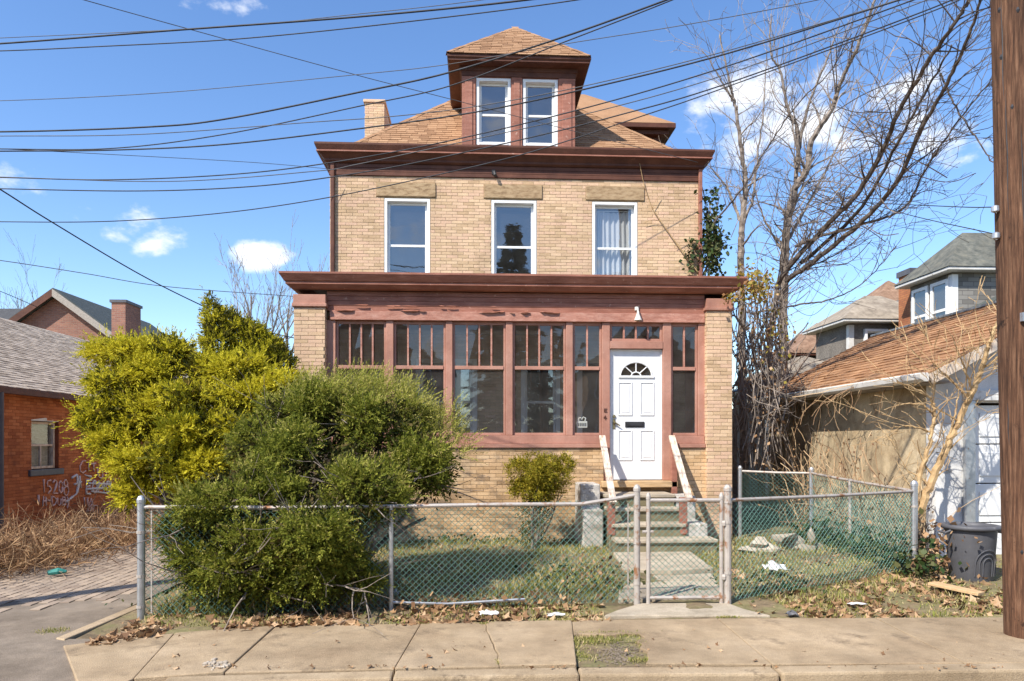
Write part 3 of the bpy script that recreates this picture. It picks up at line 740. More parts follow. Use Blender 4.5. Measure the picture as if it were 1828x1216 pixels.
# downspouts
for x in (XF(594.5), XF(1249)):
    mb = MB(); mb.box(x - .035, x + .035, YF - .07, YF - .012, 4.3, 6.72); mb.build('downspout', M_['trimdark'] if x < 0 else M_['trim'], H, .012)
# small floodlight under the eave
mb = MB(); c = at(881, 306, YF - .05); mb.box(c.x - .03, c.x + .03, YF - .05, YF - .02, c.z - .05, c.z + .03); mb.tube([c, c + Vector((.015, -.03, -.03)), c + Vector((.03, -.06, -.10))], [.012, .028, .036], 8)
mb.build('floodlight', M_['black'], H)

# ---- porch
PCZ = 4.185
mb = MB(); sweep_u(mb, PX0, PX1, YP, YF - .02, [(-.05, PCZ), (.185, PCZ), (.185, PCZ - .03), (.175, PCZ - .045), (.125, PCZ - .125), (.105, PCZ - .13), (.105, PCZ - .17), (.09, PCZ - .175), (.03, PCZ - .225), (.0, PCZ - .235), (-.05, PCZ - .235)])
mb.build('porch_cornice', M_['trim'], H)
part_box('porch_roof', M_['slate'], H, PX0 + .05, PX1 - .05, YP + .05, YF - .02, PCZ - .03, PCZ + .01)
part_box('porch_ceiling', M_['ceiling'], H, PX0 + .14, PX1 - .14, YW + .08, YF - .03, 3.60, 3.66)
part_box('porch_floor', M_['floor'], H, PX0 + .02, PX1 - .02, YP + .16, YF - .03, .86, 1.0)
pl1, pr0 = XP(580, YP), XP(1262, YP)
PZT = ZP(555, 549, YP)
for k, (a, b) in enumerate(((PX0, pl1), (pr0, PX1))):
    pier = MB().box(a + .008, b - .008, YP + .008, YP + .40, -.1, PZT).build('pier', M_['mortar'], H)
    fs = brick_frames((a, YP, 0), (1, 0, 0), (0, -1, 0), b - a, .02, PZT, L_=.2225)
    inner = brick_frames((b, YP, 0), (0, 1, 0), (1, 0, 0), .25, .02, PZT, off=1) if k == 0 else brick_frames((a, YP + .25, 0), (0, -1, 0), (-1, 0, 0), .25, .02, PZT, off=1)
    place_pieces('brick', BRICK, fs[::-1], M_['brick'], pier, 110, 'brick_courses')
    place_pieces('brick', BRICK, inner, M_['brick'], pier, 0, 'return_bricks')
    outer = brick_frames((PX0, YP + .4, 0), (0, -1, 0), (-1, 0, 0), .4, .02, PZT, off=1) if k == 0 else brick_frames((PX1, YP, 0), (0, 1, 0), (1, 0, 0), .4, .02, PZT, off=1)
    place_pieces('brick', BRICK, outer, M_['brick'], pier, 0, 'side_bricks')
    cp = MB(); cp.box(a - .012, b + .012, YP - .014, YP + .41, PZT + .001, PZT + .20); cp.box(a - .03, b + .03, YP - .034, YP + .41, PZT + .012, PZT + .062)
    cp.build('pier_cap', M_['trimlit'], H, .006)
# porch side walls (board)
part_box('porch_side_wall', M_['beadboard'], H, PX0 + .05, PX0 + .13, YP + .41, YF - .03, .0, 3.66)
part_box('porch_side_wall', M_['beadboard'], H, PX1 - .13, PX1 - .05, YP + .41, YF - .03, .0, 3.66)
bb = [frame((PX0 + .131, YP + .42 + .085 * k, 1.02), (0, .08, 0), (0, 0, 2.6), (.012, 0, 0)) for k in range(20)]
place_pieces('board', brick_template(.08, .002), bb, M_['beadboard'], H, 0, 'beadboard')
# knee wall
KZ = ZP(914, 800, YW)
dj0, dj1 = XW(1076), XW(1197)
kw = MB()
for ka, kb, kz in ((pl1, dj0, KZ), (dj0, dj1, .99), (dj1, pr0, KZ)): kw.box(ka, kb, YP + .075, YP + .275, -.1, kz)
knee = kw.build('knee_wall', M_['mortar'], H)
fs = brick_frames((pl1, YP + .067, 0), (1, 0, 0), (0, -1, 0), pr0 - pl1, .02, KZ, [(dj0 - pl1, dj1 - pl1, .93, KZ + 1)])
fs.sort(key=lambda m: 0 if (m[0, 3] > .2 and m[2, 3] > .5) else 1)
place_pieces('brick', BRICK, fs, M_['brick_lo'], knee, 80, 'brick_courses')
# frieze boards, header, sill
FZ0, FZ1 = ZP(914, 559, YW), PCZ - .236
nb = 4
for k in range(nb):
    z0 = FZ0 + (FZ1 - FZ0) * k / nb
    part_box('frieze_board', M_['trim'], H, pl1 + .01, pr0 - .01, YW - .06 - .006 * (k % 2), YW + .05, z0 + .003, FZ0 + (FZ1 - FZ0) * (k + 1) / nb, .006)
HZ0 = ZP(914, 575, YW)
part_box('header', M_['trimpeel'], H, pl1 + .06, pr0 - .01, YW - .085, YW + .05, HZ0, FZ0 + .001, .006)
pp = MB()
for k in range(24):                                    # curling flakes of old paint
    x = rnd.uniform(pl1 + .1, pl1 + 3.4) if k < 36 else rnd.uniform(pl1 + .1, pr0 - .2)
    z = FZ0 + rnd.choice((.0, .0, .09)) + rnd.uniform(-.012, .012); w = rnd.uniform(.08, .34); hh = rnd.uniform(.008, .02); y = YW - .09
    pp.add([(x, y, z), (x + w * .5, y - .006, z + hh * .3), (x + w, y, z + rnd.uniform(-.01, .01)), (x + w * .85, y - .028, z - hh), (x + w * .4, y - .034, z - hh * .8)], [(0, 1, 4), (1, 3, 4), (1, 2, 3)])
o = pp.build('peeling_paint', M_['trim'], H); o['kind'] = 'stuff'
SZ0, SZ1 = ZP(914, 796, YW), ZP(914, 781, YW)
for a, b in ((pl1 + .01, dj0 - .002), (dj1 + .002, pr0 - .01)):
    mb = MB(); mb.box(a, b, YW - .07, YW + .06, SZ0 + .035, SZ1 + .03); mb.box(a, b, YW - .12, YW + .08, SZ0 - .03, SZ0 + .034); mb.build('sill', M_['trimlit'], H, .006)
# posts between the lights
TRZ = ZP(914, 657, YW)
posts = [(583, 600), (690, 703), (796, 808), (903, 915), (1010, 1022), (1074, 1088), (1182, 1197), (1245, 1262)]
for i, (a, b) in enumerate(posts):
    x0, x1 = XW(a), XW(b)
    zb = 1.0 if i in (5, 6) else SZ1 + .032
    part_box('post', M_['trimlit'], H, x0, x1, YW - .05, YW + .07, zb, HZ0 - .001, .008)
def porch_light(xa, xb, nm, z0, z1, sill=True, name='porch_window'):
    """fixed light with a row of narrow transom panes above one tall pane"""
    f = MB(); t = .035; y0, y1 = YW - .012, YW + .03
    f.box(xa, xa + t, y0, y1, z0, z1); f.box(xb - t, xb, y0, y1, z0, z1)
    f.box(xa + t, xb - t, y0, y1, z1 - .05, z1); f.box(xa + t, xb - t, y0, y1, z0, z0 + .04)
    tb = TRZ if z0 < TRZ - .2 else z0
    if tb > z0: f.box(xa + t, xb - t, y0 - .012, y1, TRZ - .028, TRZ + .028)
    w = f.build(name, M_['trimlit'], H, .004)
    a, b = xa + t, xb - t
    zz0 = (TRZ + .028) if tb > z0 else z0 + .04
    step = (b - a) / nm
    for k in range(1, nm): MB().box(a + step * k - .013, a + step * k + .013, y0 + .002, y1 - .002, zz0, z1 - .05).build('muntin', M_['trimpeel'], w)
    for k in range(nm):
        p, q = a + step * k + (.008 if k else -.005), a + step * (k + 1) - (.008 if k < nm - 1 else -.005)
        dz = rnd.uniform(-.004, .004)
        MB().poly([(p, YW + .008 + dz, zz0 - .005), (q, YW + .008 - dz, zz0 - .005), (q, YW + .008 - dz * .5, z1 - .045), (p, YW + .008, z1 - .045)]).build('pane', M_['glassp'], w)
    if tb > z0:
        MB().poly([(a - .005, YW + .008, z0 + .035), (b + .005, YW + .009, z0 + .035), (b + .005, YW + .007, TRZ - .02), (a - .005, YW + .008, TRZ - .02)]).build('pane', M_['glassp'], w)
    return w
e = .002
for i, nm in ((0, 4), (1, 4), (2, 4), (3, 4), (4, 2), (6, 2)):
    porch_light(XW(posts[i][1]) + e, XW(posts[i+1][0]) - e, nm, SZ1 + .033, HZ0 - e)
# door, transom
dx0, dx1 = XW(1088) + .002, XW(1182) - .002
DZ0, DZ1 = 1.01, ZP(1135, 624, YW)
part_box('door_head', M_['trimlit'], H, dx0, dx1, YW - .06, YW + .07, DZ1 + .005, ZP(1135, 610, YW), .006)
porch_light(dx0 + .001, dx1 - .001, 4, ZP(1135, 609.5, YW), HZ0 - e, name='door_transom')
part_box('threshold', M_['plank'], H, dj0 - .05, dj1 + .05, YP - .10, YW + .03, .90, .995, .01)
jm = MB(); jm.box(dx0, dx0 + .035, YW + .0, YW + .07, DZ0, DZ1); jm.box(dx1 - .02, dx1, YW + .0, YW + .07, DZ0, DZ1); jm.box(dx0 + .035, dx1 - .02, YW + .0, YW + .07, DZ1 - .02, DZ1)
jm.build('door_frame', M_['white'], H, .003)
a, b = dx0 + .038, dx1 - .023; dc = (a + b) / 2; w = b - a
dy = YW + .02
fzc = ZP(1135, 672, dy); frad = w * .33
dmb = MB()                                             # door slab with a half-round hole for the fanlight
arc = [(dc + frad * math.cos(t), fzc + frad * .88 * math.sin(t)) for t in np.linspace(0, math.pi, 17)]
zt = DZ1 - .022
for d_ in (0, .04):
    dmb.poly([(a, dy + d_, DZ0), (b, dy + d_, DZ0), (b, dy + d_, fzc), (a, dy + d_, fzc)])
    dmb.poly([(dc + frad, dy + d_, fzc), (b, dy + d_, fzc), (b, dy + d_, zt)] + [(dc, dy + d_, zt)] + [(x, dy + d_, z) for x, z in arc[8::-1]][:-1])
    dmb.poly([(dc - frad, dy + d_, fzc), (a, dy + d_, fzc), (a, dy + d_, zt), (dc, dy + d_, zt)] + [(x, dy + d_, z) for x, z in arc[8:]][:-1])
for x0 in (a, b): dmb.poly([(x0, dy, DZ0), (x0, dy + .04, DZ0), (x0, dy + .04, zt), (x0, dy, zt)])
door = dmb.build('front_door', M_['door'], H)
fm = MB(); fm.tube([(x, dy - .004, z) for x, z in arc], .016, 6); fm.box(dc - frad - .03, dc + frad + .03, dy - .02, dy + .005, fzc - .022, fzc + .012)
for t in (.25, .5, .75): fm.tube([(dc + frad * .3 * math.cos(math.pi * t), dy - .002, fzc + frad * .26 * math.sin(math.pi * t)), (dc + frad * math.cos(math.pi * t), dy - .002, fzc + frad * .88 * math.sin(math.pi * t))], .010, 5)
fm.tube([(dc + frad * .3 * math.cos(t), dy - .003, fzc + frad * .26 * math.sin(t)) for t in np.linspace(0, math.pi, 9)], .011, 5)
fm.build('fanlight_frame', M_['door'], door)
ag = [0] + [math.pi * t for t in (.25, .5, .75)] + [math.pi]
for k in range(4):
    ts = np.linspace(ag[k], ag[k+1], 6)
    MB().poly([(dc, dy + .02, fzc)] + [(dc + frad * math.cos(t), dy + .02, fzc + frad * .88 * math.sin(t)) for t in ts]).build('pane', M_['glassp'], door)
for z0, z1 in ((ZP(1135, 742, dy), ZP(1135, 682, dy)), (ZP(1135, 822, dy), ZP(1135, 768, dy))):
    for xa, xb in ((a + w * .13, a + w * .42), (a + w * .58, a + w * .87)):
        p = MB(); r = .018                              # moulded rim round a flat raised panel
        p.box(xa, xb, dy - .012, dy + .001, z0, z0 + r); p.box(xa, xb, dy - .012, dy + .001, z1 - r, z1); p.box(xa, xa + r, dy - .012, dy + .001, z0 + r, z1 - r); p.box(xb - r, xb, dy - .012, dy + .001, z0 + r, z1 - r)
        p.box(xa + .045, xb - .045, dy - .006, dy + .001, z0 + .045, z1 - .045)
        p.build('door_panel', M_['door'], door, .006)
ms = MB(); c = at(1133, 758, dy); ms.box(c.x - .155, c.x + .155, dy - .014, dy, c.z - .045, c.z + .045); ms.box(c.x - .125, c.x + .125, dy - .024, dy - .013, c.z - .025, c.z + .025)
ms.build('mail_slot', M_['black'], door, .005)
hd = MB(); c = at(1096, 757, dy); hd.tube([c + Vector((0, .0, .03)), c + Vector((0, -.045, .03))], .022, 10); hd.tube([c + Vector((0, -.04, .03)), c + Vector((.09, -.045, -.03))], .011, 8); hd.tube([c + Vector((0, 0, .12)), c + Vector((0, -.02, .12))], .026, 10); hd.box(c.x - .022, c.x + .022, dy - .008, dy, c.z - .08, c.z + .08)
hd.build('door_handle', M_['brass'], door, .003)
# old number shapes left on the door post
nm = MB(); c = at(1081, 735, YW - .055)
def stroke(mb, pts, r): mb.tube(pts, r, 4)
for q in ([(-.02, .045), (.025, .045)], [(-.02, .02), (.02, .02)], [(-.02, -.005), (.025, -.005)], [(-.02, .045), (-.02, -.005)], [(0, -.06), (0, -.13)], [(.0, -.06), (-.03, -.10)], [(-.03, -.10), (.02, -.10)]):
    stroke(nm, [c + Vector((x, 0, z)) for x, z in q], .006)
nm.build('house_number', M_['trimdark'], H)
# lamp over the door
lm = MB(); c = at(1139, 572, YW - .15); lm.lathe(c, [(.062, -.0), (.058, .01), (.035, .07), (.022, .10), (.018, .14), (0, .15)], 16); 
lamp = lm.build('porch_lamp', M_['gutter'], H, 0, True)
lm = MB(); lm.tube([c + Vector((0, 0, .13)), c + Vector((0, .02, .19)), c + Vector((0, .09, .20))], .014, 8); lm.lathe(c + Vector((0, .085, .17)), [(0, .06), (.035, .055), (.035, 0), (0, -.005)], 12); lm.build('bracket', M_['gutter'], lamp)
# sign standing in the sidelight
sg = thing('window_sign', 'small white plaque with scrolled top inside the narrow window left of the door', 'sign', at(1039, 768, YW + .06))
c = at(1039, 757, YW + .05)
mb = MB(); mb.box(c.x - .085, c.x + .085, c.y, c.y + .012, c.z - .06, c.z + .045); mb.build('plate', M_['gutter'], sg, .004)
mb = MB()
for k in range(5): mb.box(c.x - .068 + k * .029, c.x - .048 + k * .029, c.y - .003, c.y + .001, c.z - .035, c.z + .015)
mb.build('lettering', M_['bin'], sg)
mb = MB(); mb.tube([c + Vector((-.05, .006, .05)), c + Vector((-.06, .006, .09)), c + Vector((-.02, .006, .10)), c + Vector((0, .006, .07)), c + Vector((.02, .006, .11)), c + Vector((.06, .006, .09)), c + Vector((.05, .006, .05))], .012, 6); mb.build('scroll', M_['gutter'], sg)
# curtain of the right-hand upper window
cu = thing('curtain', 'white gathered curtain hanging in the right-hand upper window', 'curtain', (WIN[2][0] + .4, YF + .2, WZ0))
n_ = 60; V = []
x0, x1 = WIN[2][0] + .07, WIN[2][1] - .07
for k in range(n_ + 1):
    t = k / n_; x = x0 + (x1 - x0) * t; dyk = .028 * math.sin(t * 46) + .012 * math.sin(t * 17)
    bot = WZ0 + .05
    V += [(x, YF + .18 + dyk * .6, WZ1 - .12 - .03 * math.sin(math.pi * t)), (x, YF + .18 + dyk, (WZ0 + WZ1) / 2), (x, YF + .18 + dyk * 1.4, bot)]
F_ = []
for k in range(n_): F_ += [(3*k, 3*k+3, 3*k+4, 3*k+1), (3*k+1, 3*k+4, 3*k+5, 3*k+2)]
link('cloth', mesh_np('cloth', V, F_, True), M_['curtain'], cu)
MB().tube([(x0 - .02, YF + .18, WZ1 - .12), (x1 + .02, YF + .18, WZ1 - .12)], .01, 8).build('curtain_rod', M_['white'], cu)

M_['whitewash'] = mat('worn_whitewash', [(.30,.26,.20),(.50,.47,.43),(.62,.60,.57)], .9, 4, 9, .5, 50, wear=((.26,.20,.14), 4, .54, .1), grain=((3, .25, (1, 1, 1)), (70, .2, (1, 1, 1))))
M_['riser'] = mat('mossy_riser_paint', [(.13,.11,.06),(.20,.17,.10),(.27,.23,.15)], .93, 4, 9, .4, 90, wear=((.34,.29,.21), 5, .62, .08))
# ---- steps with rails
st = thing('front_steps', 'concrete steps with white worn rails and red posts below the white door', 'steps', (2.4, 9.8, .07))
sx0, sx1 = 1.90, 2.96
lev = [.27, .455, .65, .83]
for k, z in enumerate(lev):
    y0 = 9.72 + .28 * k
    xr_ = sx1 + (.36 if k == 0 else 0); ye = YP + .05 if k == 3 else y0 + .31
    stp = MB().box(sx0, xr_, y0 - .035, ye, z - .05, z).build('step', M_['step'], st, .012)
    MB().box(sx0 + .01, xr_ - .01, y0, ye, .0, z - .051).build('riser', M_['riser'], stp)
ckl = MB().prism([(1.55, 10.35, .0), (1.55, YP + .05, .0), (1.55, YP + .05, .98), (1.55, 10.62, .98), (1.55, 10.62, .62), (1.55, 10.35, .62)], (.30, 0, 0)); ckl.build('cheek_wall', M_['whitewash'], st, .02)
ckr = MB().prism([(2.985, 10.02, .0), (2.985, YP + .05, .0), (2.985, YP + .05, .80), (2.985, 10.58, .80), (2.985, 10.58, .45), (2.985, 10.02, .45)], (.30, 0, 0)); ckr.build('cheek_wall', M_['whitewash'], st, .02)
for (px0, px1, ptop) in (((1075, 779), (1094, 893), 0), ((1199, 779), (1229, 886), 1)):
    A = at(px0[0], px0[1], YP - .02); B = at(px1[0], px1[1], 9.98)
    d = (B - A).normalized(); r = MB().beam(A - d * .0, B + d * .06, .095, .045).build('handrail', M_['wornwood'], st, .005)
    xp = B.x - (.01 if ptop == 0 else .06)
    part_box('rail_post', M_['trim'], st, xp - .05, xp + .05, 9.99, 10.08, .30, B.z + .04 - .06, .006)
    if ptop: part_box('rail_post', M_['trim'], st, A.x - .02, A.x + .07, YP - .10, YP - .02, .80, A.z - .06, .006)

# ------------------------------------------------------------------ neighbouring buildings
def brickmat(name, c1, c2, mo, L_=.21, H_=.07):
    m = bpy.data.materials.new(name); m.use_nodes = True
    nt = m.node_tree; N, L = nt.nodes, nt.links; b = N['Principled BSDF']; b.inputs['Roughness'].default_value = .92
    g_ = N.new('ShaderNodeNewGeometry'); sp = N.new('ShaderNodeSeparateXYZ'); L.new(g_.outputs['Position'], sp.inputs[0])
    ad = N.new('ShaderNodeMath'); ad.operation = 'ADD'; L.new(sp.outputs['X'], ad.inputs[0]); L.new(sp.outputs['Y'], ad.inputs[1])
    cb = N.new('ShaderNodeCombineXYZ'); L.new(ad.outputs[0], cb.inputs['X']); L.new(sp.outputs['Z'], cb.inputs['Y'])
    t = N.new('ShaderNodeTexBrick'); L.new(cb.outputs[0], t.inputs['Vector']); t.inputs['Scale'].default_value = 1
    t.inputs['Brick Width'].default_value = L_; t.inputs['Row Height'].default_value = H_; t.inputs['Mortar Size'].default_value = .006
    t.inputs['Color1'].default_value = (*c1, 1); t.inputs['Color2'].default_value = (*c2, 1); t.inputs['Mortar'].default_value = (*mo, 1)
    no = N.new('ShaderNodeTexNoise'); no.inputs['Scale'].default_value = 1.5; no.inputs['Detail'].default_value = 8; L.new(g_.outputs['Position'], no.inputs['Vector'])
    mr = N.new('ShaderNodeMapRange'); mr.inputs['To Min'].default_value = .6; mr.inputs['To Max'].default_value = 1.35; L.new(no.outputs['Fac'], mr.inputs['Value'])
    mx = N.new('ShaderNodeVectorMath'); mx.operation = 'SCALE'; L.new(t.outputs['Color'], mx.inputs[0]); L.new(mr.outputs[0], mx.inputs['Scale'])
    L.new(mx.outputs[0], b.inputs['Base Color'])
    bp = N.new('ShaderNodeBump'); bp.inputs['Strength'].default_value = .5; bp.inputs['Distance'].default_value = .01; bp.invert = True
    L.new(t.outputs['Fac'], bp.inputs['Height']); L.new(bp.outputs[0], b.inputs['Normal'])
    return m
M_['redfar'] = brickmat('weathered_red_brick', (.30,.14,.095), (.22,.10,.075), (.26,.19,.15))
M_['tanfar'] = brickmat('tan_brick_side', (.60,.42,.27), (.52,.36,.23), (.40,.30,.2), .203, .0575)
for o in house.children:
    if o.name.startswith(('side_wall', 'back_wall')): o.data.materials[0] = M_['tanfar']
M_['orangefar'] = brickmat('orange_red_brick', (.42,.16,.06), (.34,.12,.05), (.2,.1,.06))
M_['stonefar'] = brickmat('grey_stone_siding', (.25,.235,.21), (.14,.13,.115), (.08,.075,.07), .34, .13)
M_['slatebrown'] = mat('weathered_slate', [(.07,.075,.065),(.13,.13,.11),(.19,.18,.14)], .9, 4, 7, .5, 60, grain=((1.5, .25, (1, 1, 1)), (14, .3, (.6, .6, 5))))
M_['rooftan'] = mat('faded_tan_roofing', [(.20,.16,.12),(.30,.25,.19),(.38,.32,.25)], .9, 4, 7, .5, 60, grain=((1.5, .25, (1, 1, 1)), (14, .3, (.6, .6, 5))))
M_['roofbrown'] = mat('faded_brown_roofing', [(.15,.085,.055),(.25,.15,.095),(.33,.21,.14)], .9, 4, 7, .5, 60, grain=((1.5, .25, (1, 1, 1)), (14, .3, (.6, .6, 5))))
M_['darkwood'] = mat('dark_weathered_boards', [(.10,.085,.07),(.19,.165,.14),(.27,.24,.20)], .9, 5, 8, .3, 30, stretch=(2,2,9), grain=((1.5, .3, (1, 1, 1)),))
M_['greywood'] = mat('weathered_grey_boards', [(.20,.17,.14),(.34,.30,.26),(.42,.38,.33)], .9, 5, 8, .3, 30, stretch=(2,2,9))

# ---- orange brick garage across the alley
OG = thing('orange_brick_garage', 'low orange brick garage with grey shingle roof and graffiti across the alley', 'garage', (-9.6, 12, 0))
ox, oy0, oy1 = -8.2, 11.6, 27.0
w0, w1 = atX(56, 752, ox), atX(104, 836, ox)
wop = [(w0.y - oy0, w1.y - oy0, w1.z, w0.z + .02)]
mb = MB(); wall_sheet(mb, (ox - .008, oy0, 0), (0, 1, 0), (1, 0, 0), oy1 - oy0, -.1, 2.62, wop, .25)
mb.box(ox - 6.4, ox - .26, oy0, oy0 + .25, -.1, 2.62); mb.prism([(ox - .26, oy0 + .001, 2.62), (ox - 6.4, oy0 + .001, 2.62), (ox - 3.2, oy0 + .001, 4.5)], (0, .24, 0))
mb.box(ox - 6.4, ox - 6.15, oy0 + .26, oy1, -.1, 2.62)
ow = mb.build('wall', M_['orangemortar'], OG)
fs = brick_frames((ox, oy0 + .6, 0), (0, 1, 0), (1, 0, 0), 9.5, .0, 2.6, [(a - .6, b - .6, c, d) for a, b, c, d in wop])
fs.sort(key=lambda m: (m[1, 3] - 12.5) ** 2 * .35 + (m[2, 3] - 1.7) ** 2 if m[1, 3] > 12.5 else 999)
place_pieces('brick', BRICK, fs, M_['orangebrick'], ow, 300, 'brick_courses')
wm = MB(); t = .045; ya, yb_, za, zb = w0.y + .01, w1.y - .01, w1.z + .01, w0.z
wm.box(ox - .14, ox - .06, ya, ya + t, za, zb); wm.box(ox - .14, ox - .06, yb_ - t, yb_, za, zb); wm.box(ox - .14, ox - .06, ya + t, yb_ - t, za, za + t); wm.box(ox - .14, ox - .06, ya + t, yb_ - t, zb - t, zb)
wm.box(ox - .13, ox - .08, ya + t, yb_ - t, (za + zb) / 2 - .02, (za + zb) / 2 + .02); wm.box(ox - .13, ox - .08, (ya + yb_) / 2 - .015, (ya + yb_) / 2 + .015, za + t, (za + zb) / 2 - .02)
win = wm.build('window', M_['wornwood'], OG, .004)
MB().poly([(ox - .105, ya + t, za + t), (ox - .105, yb_ - t, za + t), (ox - .105, yb_ - t, zb - t), (ox - .105, ya + t, zb - t)]).build('pane', M_['glassp'], win)
MB().poly([(ox - .16, ya, za), (ox - .16, yb_, za), (ox - .16, yb_, zb), (ox - .16, ya, zb)]).build('window_board', M_['greywood'], win)
MB().prism([(ox - .05, ya - .02, zb + .012), (ox - .05, yb_ + .02, zb + .012), (ox - .05, yb_ + .02, zb + .03), (ox - .05, (ya + yb_) / 2, zb + .075), (ox - .05, ya - .02, zb + .03)], (.055, 0, 0)).build('window_head', M_['gutter'], win)
MB().box(ox - .1, ox + .05, w0.y - .1, w1.y + .12, w1.z - .12, w1.z).build('window_sill', M_['bin'], OG, .012)
# roof
ex, ez, rx_, rz = ox + .22, 2.55, ox - 3.2, 4.58
sv_ = Vector((rx_ - ex, 0, rz - ez)); sl_ = sv_.length; sv_.normalize(); sn_ = Vector((sv_.z, 0, -sv_.x))
mb = MB(); mb.prism([(ex, oy0 - .2, ez), (rx_, oy0 - .2, rz), (2 * rx_ - ex, oy0 - .2, ez), (2 * rx_ - ex, oy0 - .2, ez - .06), (rx_, oy0 - .2, rz - .07), (ex, oy0 - .2, ez - .06)], (0, oy1 - oy0 + .4, 0))
orf = mb.build('roof', M_['shingle_g'], OG)
fs = shingle_frames(Vector((ex + .02, oy0 - .2, ez)), (0, 1, 0), sv_, sn_, lambda b: 0, lambda b: 13.0, sl_)
fs.sort(key=lambda m: abs(m[1, 3] - 13.2) if m[1, 3] > 12.4 else 99)
place_pieces('shingle', SHINGLE, fs, M_['shingle_g'], orf, 300, 'far_shingles')
MB().box(ex - .02, ex + .045, oy0 - .2, oy1 + .2, ez - .12, ez - .005).build('fascia', M_['trimdark'], OG, .01)
# graffiti: sprayed strokes standing 2 mm off the brick
def zpx(x, y): return atX(x / 4.678, 700 + y / 4.678, ox + .014)
def spray(mb, pts, r=.016):
    P = [zpx(x + rnd.uniform(-2, 2), y + rnd.uniform(-2, 2)) for x, y in pts]; P = [P[0]] + [q for a, b in zip(P[:-1], P[1:]) for q in ((a + b) / 2, b)]; mb.tube(P, [r * rnd.uniform(.45, 1.35) for _ in P], 5)
def ell(cx, cy, rx, ry, n=12, a0=0, a1=2 * math.pi): return [(cx + rx * math.cos(a0 + (a1 - a0) * k / n), cy + ry * math.sin(a0 + (a1 - a0) * k / n)) for k in range(n + 1)]
for s in ([(366, 730), (369, 840)], [(422, 738), (396, 742), (394, 788), (415, 786), (427, 815), (400, 846)], [(440, 755), (457, 732), (473, 752), (465, 795), (442, 848), (482, 846)], ell(507, 792, 15, 50), ell(548, 762, 14, 28), ell(552, 826, 19, 38),
          [(358, 955), (364, 868)], [(386, 950), (383, 875)], [(360, 912), (386, 912)], [(398, 905), (418, 905)], [(433, 870), (434, 950), (462, 938), (470, 905), (458, 880), (433, 870)], [(480, 882), (480, 935), (494, 948), (507, 935), (506, 890)], [(520, 880), (522, 945), (545, 940), (545, 912), (522, 908), (543, 895), (538, 880), (520, 880)], [(560, 872), (572, 920), (592, 880)], [(572, 920), (560, 972)],
          [(716, 575), (690, 575), (668, 615), (668, 660), (690, 675), (715, 655)], [(738, 590), (742, 660)], [(758, 600), (800, 596)], [(779, 600), (784, 668)], [(815, 632), (820, 705), (840, 722), (856, 705), (855, 645)], [(885, 660), (890, 725)], [(885, 660), (912, 672), (908, 695), (888, 698)], [(935, 680), (945, 750)], [(935, 735), (985, 722)], [(1005, 730), (1020, 790), (1040, 725)],
          [(700, 880), (712, 960)], [(730, 880), (735, 965), (760, 890), (775, 960)], [(725, 1000), (760, 940), (760, 1030)], [(720, 1000), (775, 985)], ell(800, 985, 22, 40), [(790, 1040), (830, 1020), (860, 1055)], [(705, 1060), (720, 1020), (740, 1090), (765, 1030), (790, 1100)], [(1120, 990), (1135, 1060)], [(1150, 985), (1160, 1060)], [(320, 860), (326, 935)]):
    gm = MB(); spray(gm, s); gm.build('graffiti_stroke', M_['graffiti'], OG, 0, True)
for s in ([(600, 720), (640, 690), (660, 760), (640, 850), (600, 880), (550, 920)], [(640, 690), (650, 840)], [(620, 770), (680, 750)], [(665, 700), (675, 800)],
          [(722, 735), (722, 850), (755, 850)], [(722, 790), (750, 785)], [(722, 735), (765, 735)], ell(790, 790, 18, 52), [(822, 845), (822, 740), (850, 790), (868, 740), (868, 845)], ell(900, 790, 16, 45), [(925, 740), (935, 840)], [(720, 810), (940, 800)], [(735, 760), (930, 770)], [(705, 690), (760, 705)], [(760, 830), (900, 845)]):
    gm = MB(); spray(gm, s, .022); gm.build('graffiti_stroke', M_['graffiti2'], OG, 0, True)
MB().tube([atX(2, 700, ox + .25), atX(2, 990, ox + .05)], .04, 8).build('downspout', M_['bin'], OG)

# ---- weathered red brick house behind it
RB = thing('red_brick_house', 'weathered red brick gable and dark roof rising behind the orange garage', 'house', at(110, 790, 31))
pk = at(103, 528, 30); gw = 3.3
lft, rgt = Vector((pk.x - gw, 30, pk.z - gw * .74)), Vector((pk.x + gw, 30, pk.z - gw * .74))
MB().prism([Vector((lft.x, 30, -.2)), Vector((rgt.x, 30, -.2)), rgt, pk, lft], (0, 8, 0)).build('gable_wall', M_['redfar'], RB)
for q, nm_ in ((lft, 'trimdark'), (rgt, 'greywood')):
    d = (q - pk); MB().prism([pk + Vector((0, -.35, .05)), pk + Vector((0, -.35, .25)), q + d * .1 + Vector((0, -.35, .25)), q + d * .1 + Vector((0, -.35, .03))], (0, 8.6, 0)).build('roof', M_['slate'], RB)
    MB().prism([pk + Vector((0, -.40, -.10)), pk + Vector((0, -.40, .20)), q + d * .1 + Vector((0, -.40, .20)), q + d * .1 + Vector((0, -.40, -.10))], (0, .045, 0)).build('rake_board', M_[nm_], RB)
a_, b_, c_ = at(128, 543, 33), at(262, 585, 33), at(292, 610, 33)
MB().prism([(a_.x, 33, a_.z), (b_.x, 33, b_.z), (c_.x, 33, c_.z), (c_.x, 33, c_.z - .3), (a_.x, 33, c_.z - .3)], (0, 4, 0)).build('wing_roof', M_['slate'], RB)
MB().prism([(a_.x, 33.2, -.2), (c_.x - .3, 33.2, -.2), (c_.x - .3, 33.2, c_.z - .3), (a_.x, 33.2, c_.z - .3)], (0, 3.6, 0)).build('wing_wall', M_['redfar'], RB)
p, q = at(199, 540, 27), at(224, 540, 27)
